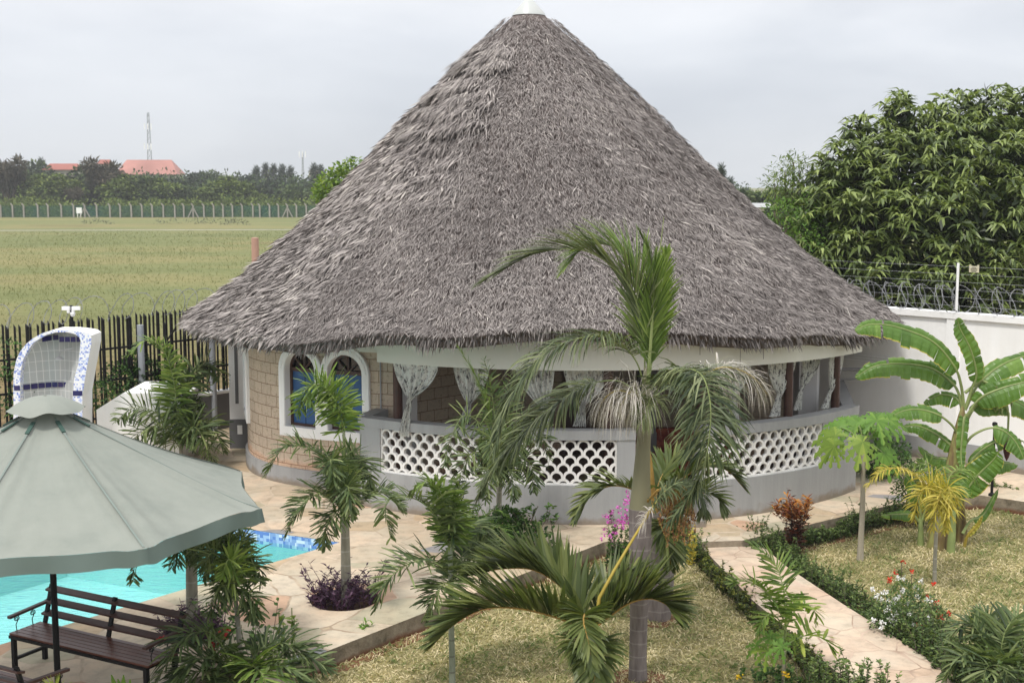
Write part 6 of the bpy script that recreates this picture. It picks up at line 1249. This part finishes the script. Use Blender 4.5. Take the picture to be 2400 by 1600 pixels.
# ---------------------------------------------------------------- far trees
FT = [leafmat('far_leaf_a', (.025, .048, .018), (.062, .095, .034), (.13, .165, .06), .1, .8, .1), leafmat('far_leaf_b', (.04, .07, .018), (.10, .145, .036), (.20, .24, .065), .1, .8, .1), leafmat('far_leaf_c', (.02, .035, .022), (.045, .065, .042), (.08, .10, .065), .1, .8, .1), leafmat('far_leaf_brown', (.035, .035, .022), (.075, .07, .045), (.13, .11, .08), .1, .8, .1)]
def treeproto(kind, mat, seed):
    global rng; sv_ = rng; rng = np.random.default_rng(seed); t = thing('tree', 'x', 'tree', (0, 0, 0)); tr_ = MB(); cr_ = MB(); h = 9.0
    if kind == 'casuarina':
        tr_.tube([(0, 0, 0), (.1, 0, 5), (0, 0, 11)], [.3, .2, .05], 6)
        for k in range(26): z = 3 + k * .34; r = 3.6 * (1 - k / 32) * rng.uniform(.5, 1.25); a = rng.uniform(0, 6.28); spray(cr_, (r * .5 * math.cos(a), r * .5 * math.sin(a), z), (r * .7, r * .7, .8), 70, .9, .16, down=-.3, shell=.1)
    elif kind == 'doum':
        for i in range(5):
            a = i * 1.26; x, y_, z = 2.0 * math.cos(a), 1.6 * math.sin(a), rng.uniform(6.5, 9); tr_.tube([(0, 0, 0), (x * .5, y_ * .5, z * .5), (x, y_, z)], [.32, .24, .18], 6)
            spray(cr_, (x, y_, z), (1.6, 1.6, 1.2), 260, 1.0, .3, down=.1, shell=.1, tint=(.6, .2)); spray(cr_, (x, y_, z - 1.8), (1.1, 1.1, 2.0), 160, 1.0, .22, down=1.2, shell=.1, tint=(.1, .1))
    else:
        nb = 11 if kind == 'round' else 8; tr_.tube([(0, 0, 0), (.2, 0, 2), (0, .2, 4.5)], [.4, .3, .15], 7)
        for k in range(nb):
            a = rng.uniform(0, 6.28); q = rng.uniform(0, 1) ** .5; x, y_ = 3.4 * q * math.cos(a), 3.4 * q * math.sin(a); z = (3.0 + 4.2 * (1 - q * .7) * rng.uniform(.3, 1)) if kind == 'round' else 4.5 + rng.uniform(-.5, 1.2); r = rng.uniform(1.5, 2.4)
            tr_.tube([(0, 0, 2), (x * .6, y_ * .6, z * .7), (x, y_, z)], [.18, .1, .05], 5)
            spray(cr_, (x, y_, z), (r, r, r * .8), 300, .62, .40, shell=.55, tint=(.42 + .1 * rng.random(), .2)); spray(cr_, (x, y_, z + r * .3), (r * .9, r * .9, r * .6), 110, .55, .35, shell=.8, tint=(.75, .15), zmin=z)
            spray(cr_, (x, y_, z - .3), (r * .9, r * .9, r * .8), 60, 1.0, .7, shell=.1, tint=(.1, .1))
        for k in range(3 if kind == 'round' else 0): a = rng.uniform(0, 6.28); spray(cr_, (2.6 * math.cos(a), 2.6 * math.sin(a), 1.7), (1.9, 1.9, 1.6), 260, .6, .4, shell=.5, tint=(.4, .2))
    tr_.build('trunk', B_tree, t); cr_.build('crown', mat, t); rng = sv_; return t
protos = {'r0': treeproto('round', FT[0], 1), 'r1': treeproto('round', FT[1], 2), 'r2': treeproto('round', FT[2], 3), 'd': treeproto('doum', FT[3], 4), 'c': treeproto('casuarina', FT[2], 5), 'u': treeproto('umbrella', FT[0], 6)}
HN = {'r0': 9.0, 'r1': 9.0, 'r2': 9.0, 'd': 10, 'c': 12.2, 'u': 7.5}
first = set()
def plant(k, px, ytop, D, lab, sx=1.0, group='trees beyond the far green fence', base=0):
    c = at(px, ytop, D); s_ = (c.z - base) / HN[k]; o = protos[k] if k not in first else copytree(protos[k]); first.add(k)
    o.location = (c.x, D, base); o.scale = (s_ * sx, s_ * sx, s_); o.rotation_euler.z = random.uniform(0, 6.28); o['label'] = lab; o['group'] = group; return o
rows = [('u', 1772, 428, 150, 'rounded dark tree in the distance just right of the thatch slope', 1.3), ('r2', 1830, 452, 150, 'low grey-green tree beside the rounded distant tree, right of the thatch', 1.2), ('c', 1694, 388, 140, 'wispy tree top showing over the right slope of the thatch', .8), ('c', 1712, 418, 150, 'smaller wispy tree top just below the first on the right thatch slope', .7)]
for k, px, yt, D_, lab, sx in rows: plant(k, px, yt, D_, lab, sx, 'distant trees right of the thatch')
L_ = [('d', 18, 372, 262, 'fan palm with hanging brown skirt at the far left edge of the tree line'), ('r0', 62, 384, 285, 'dark tree left of the bright red hipped roof'), ('r1', 100, 398, 265, 'lighter green tree below the bright red hipped roof'), ('r0', 70, 362, 330, 'tall tree top against the sky left of the red roofs'), ('c', 92, 372, 350, 'small far tree just left of the bright red roof'),
      ('r1', 140, 397, 262, 'mid green tree under the right end of the bright red roof'), ('r0', 205, 372, 290, 'broad dark tree between the two red roofs'), ('d', 238, 374, 262, 'tall brown-skirted fan palm between the two red roofs'), ('d', 172, 440, 256, 'short brown-skirted palm near the white notice board'), ('r2', 262, 380, 270, 'grey-green tree left of the mast'),
      ('r1', 285, 397, 262, 'light green tree in front of the large red roof'), ('r0', 318, 399, 280, 'dark tree before the middle of the large red roof'), ('r0', 340, 404, 262, 'low dark tree under the lattice mast'), ('r1', 372, 408, 262, 'yellowish low tree right below the large red roof'), ('r2', 398, 396, 285, 'grey tree at the right end of the large red roof'),
      ('r2', 430, 400, 300, 'tree right of the large red roof'), ('r0', 425, 428, 262, 'dark rounded tree centred right of the mast'), ('r2', 470, 382, 320, 'far rounded tree at the highest point right of the red roofs'), ('r0', 510, 388, 320, 'far tree beside the highest rounded one'), ('r1', 480, 432, 264, 'green tree left of the large olive tree'),
      ('r1', 540, 402, 262, 'large olive tree in the middle of the tree line'), ('r2', 560, 392, 310, 'grey tree behind the large olive tree'), ('c', 600, 390, 330, 'first of the grey feathery trees'), ('c', 622, 384, 330, 'tall grey feathery tree'), ('c', 640, 386, 335, 'grey feathery tree second from the tallest'), ('c', 660, 386, 330, 'grey feathery tree near the small mast'), ('c', 678, 390, 335, 'last grey feathery tree before the small mast'),
      ('r2', 612, 404, 285, 'muted grey tree left of the black-green round one'), ('r1', 588, 440, 262, 'small brownish-green tree right of the large olive tree'), ('r0', 690, 424, 262, 'dark rounded tree near the thatch slope'), ('r2', 650, 408, 290, 'grey-green tree under the feathery ones'), ('c', 735, 384, 320, 'grey feathery tree top just left of the bright green tree'), ('c', 752, 388, 320, 'grey feathery tree partly behind the bright green tree'), ('r2', 715, 412, 300, 'grey tree in front of the cream block')]
for q in L_: plant(q[0], q[1], q[2], q[3], q[4], 1.25 if q[0][0] == 'r' else 1.0)
# low scrub behind the fence
mb = MB()
for i in range(420):
    px = random.uniform(-40, 740) if i < 150 else random.uniform(-900, 2600); D_ = random.uniform(248, 258); h = random.uniform(2.2, 4.2); c = at(px, 500, D_); spray(mb, (c.x, D_, h * .45), (2.2, 1.6, h * .55), 70, .55, .35, shell=.5, tint=(.6, .22), zmin=0)
mb.build('scrub', FT[1], label='band of light green scrub directly behind the distant fence', cat='scrub', kind='stuff')
mb = MB()
for i in range(900):
    px = random.uniform(-60, 790) if i < 260 else (random.uniform(-1100, -60) if i < 480 else random.uniform(790, 3300)); D_ = random.uniform(268, 345); h = ((D_ - 200) * .062 + .8) * (1 if px < 1400 else .62) + random.uniform(-1, 1); c = at(px, 500, D_); spray(mb, (c.x, D_, h * .5), (3.6, 2.5, h * .55), 90, .8, .55, shell=.5, tint=(.4, .22), zmin=0)
mb.build('far_wood', FT[0], label='mass of dark woodland filling the far tree line', cat='woodland', kind='stuff')
# bright tree behind the house, left
def leafy(name, label, blobs, n_per, ln, wd, mat, loc, down=.3, trunk_r=.12, tint=(.5, .2), shell=.5, group=None):
    t = thing(name, label, 'tree', (*loc, 0), group=group); cr_ = MB(); tr_ = MB()
    for x, y, d_, r in blobs:
        c = at(x, y, d_); spray(cr_, c, (r, r, r), int(n_per * r * r), ln, wd, down=down, tint=tint, shell=shell)
        b0 = Vector((loc[0], loc[1], c.z * .35)); tr_.tube([b0, (b0 + c) / 2 + Vector((0, 0, .2)), c], [trunk_r * .6, trunk_r * .35, trunk_r * .12], 5)
    tr_.tube([(loc[0], loc[1], 0), (loc[0], loc[1], at(blobs[0][0], blobs[0][1], blobs[0][2]).z * .5)], [trunk_r, trunk_r * .7], 8)
    cr_.build('crown', mat, t); tr_.build('trunk', B_tree, t); return t
c = at(790, 420, 60); leafy('tree', 'bright green tree showing behind the left slope of the thatch', [(785, 440, 60, .9), (800, 412, 60, .6), (818, 396, 60, .5), (764, 446, 60, .6), (832, 388, 60, .4), (752, 456, 60, .45), (810, 435, 60, .8)], 480, .22, .13, G_lime, (c.x, 60), tint=(.35, .22))
c = at(1850, 480, 35.5); leafy('feathery_tree', 'light green wispy shrub tree left of the mango tree', [(1815, 430, 35.4, .45), (1840, 400, 35.5, .5), (1860, 380, 35.5, .35), (1845, 450, 35.4, .6), (1830, 480, 35.2, .4), (1875, 400, 35.5, .4), (1870, 450, 35.4, .6)], 900, .14, .035, leafmat('wispy_leaf', (.05, .09, .025), (.12, .18, .05), (.26, .32, .10), .35), (c.x, 35.5), tint=(.55, .22), down=.5, shell=.2)
leafy('bright_bush', 'bright green bush at the foot of the mango tree beside the thatch', [(1830, 520, 34.2, .6), (1860, 560, 34, .7), (1880, 600, 33.6, .7), (1900, 540, 34.3, .7), (1815, 495, 34.6, .4), (1890, 500, 34.6, .6)], 1000, .10, .045, leafmat('bright_leaf', (.05, .11, .02), (.11, .22, .035), (.22, .34, .07), .3), (at(1860, 600, 34).x, 34.1), tint=(.5, .2))
# mango tree
MD = 34.5; mg = thing('mango_tree', 'huge dense dark green mango tree overhanging behind the white wall', 'tree', (11.2, 36, 0))
MBL = [(2235, 285, 37, .95), (2300, 275, 37, 1.0), (2350, 300, 37, 1.0), (2190, 315, 37, .55), (2110, 272, 36.4, .5), (2120, 310, 36.3, .9), (2390, 320, 37, 1.2), (2180, 340, 36.6, 1.1), (2050, 360, 36, .9), (2010, 300, 36, .35), (2000, 400, 35.6, .9), (1950, 410, 35.6, .7), (1930, 470, 35.2, .9), (2000, 470, 35, 1.1), (2090, 420, 35.2, 1.3), (2190, 430, 35.2, 1.5), (2300, 400, 35.6, 1.6), (2400, 430, 36, 1.5),
       (1905, 520, 34.6, .7), (1960, 560, 34.2, 1.0), (2060, 540, 34.2, 1.3), (2180, 540, 34, 1.5), (2300, 540, 34, 1.6), (2410, 560, 34.4, 1.5), (1925, 590, 34, .7), (1990, 620, 33.6, .8), (2080, 640, 33.4, 1.0), (2190, 650, 33.2, 1.1), (2290, 650, 33.2, 1.1), (2390, 670, 33.3, 1.1), (1960, 640, 33.6, .5), (2470, 500, 35, 2), (2460, 350, 36.5, 1.5), (2130, 700, 33.2, .8), (2250, 710, 33, .8), (2350, 720, 33, .8)]
cr_ = MB(); br = MB()
for x, y, d_, r in MBL:
    c = np.array(at(x, y, d_)); n = int(31 * r * r + 9); d = rng.normal(0, 1, (n, 3)); d /= np.linalg.norm(d, axis=1)[:, None]; d[:, 1] -= .25; q = np.clip(rng.normal(.92, .12, n), .4, 1.15)
    P = c + d * (q * r)[:, None]; nl = 11
    for k in range(nl):
        an = rng.uniform(0, 2 * PI, n); out = np.stack([np.cos(an), np.sin(an), rng.uniform(-.55, .55, n)], -1) + d * .45
        base_t = rng.normal(.45, .16, n) + .35 * (d[:, 2] > .1) * (rng.random(n) < .5)  # upward rosettes tinted lighter, as leaves lit from above
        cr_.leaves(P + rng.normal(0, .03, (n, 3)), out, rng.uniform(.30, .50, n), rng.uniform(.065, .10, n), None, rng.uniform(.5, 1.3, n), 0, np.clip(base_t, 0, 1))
    n2 = int(150 * r * r); d2 = rng.normal(0, 1, (n2, 3)); d2 /= np.linalg.norm(d2, axis=1)[:, None]; cr_.leaves(c + d2 * (rng.uniform(.1, .8, n2) * r)[:, None], rng.normal(0, 1, (n2, 3)), .42, .14, None, .5, 0, rng.uniform(0, .12, n2))  # inner leaves coloured near black: crown shade put into the tint
    b0 = np.array([11.2 + (c[0] - 11.2) * .3, 36.2, 2.6 + (c[2] - 2.6) * .3]); br.tube([b0, (b0 + c) / 2 + np.array([0, 0, .25]), c], [.10, .06, .02], 6)
for k in range(6): b1_ = np.array([11.2 + (k - 2.5) * .8, 36.2, 4.0]); br.tube([(11.2, 36.2, 1.6), (11.2 + (k - 2.5) * .4, 36.2, 2.8), b1_], [.28, .2, .12], 8)
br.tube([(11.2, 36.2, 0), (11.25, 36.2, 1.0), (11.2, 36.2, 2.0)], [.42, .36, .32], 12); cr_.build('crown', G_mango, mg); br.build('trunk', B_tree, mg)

# ---------------------------------------------------------------- haze
mb = MB(); mb.box((0, 440, 17), (900, 1000, 37)); hz = mb.build('haze', [], label=None, kind='stuff', origin=(0, 0, 0)); hz['label'] = 'thin pale air haze over the field and far trees'; hz['category'] = 'haze'
hm = bpy.data.materials.new('haze_air'); hm.use_nodes = True; hm.node_tree.nodes.clear(); pv = hm.node_tree.nodes.new('ShaderNodeVolumePrincipled'); pv.inputs['Color'].default_value = (.93, .95, .98, 1); pv.inputs['Density'].default_value = .0004
ho = hm.node_tree.nodes.new('ShaderNodeOutputMaterial'); hm.node_tree.links.new(pv.outputs[0], ho.inputs['Volume']); hz.data.materials.append(hm)
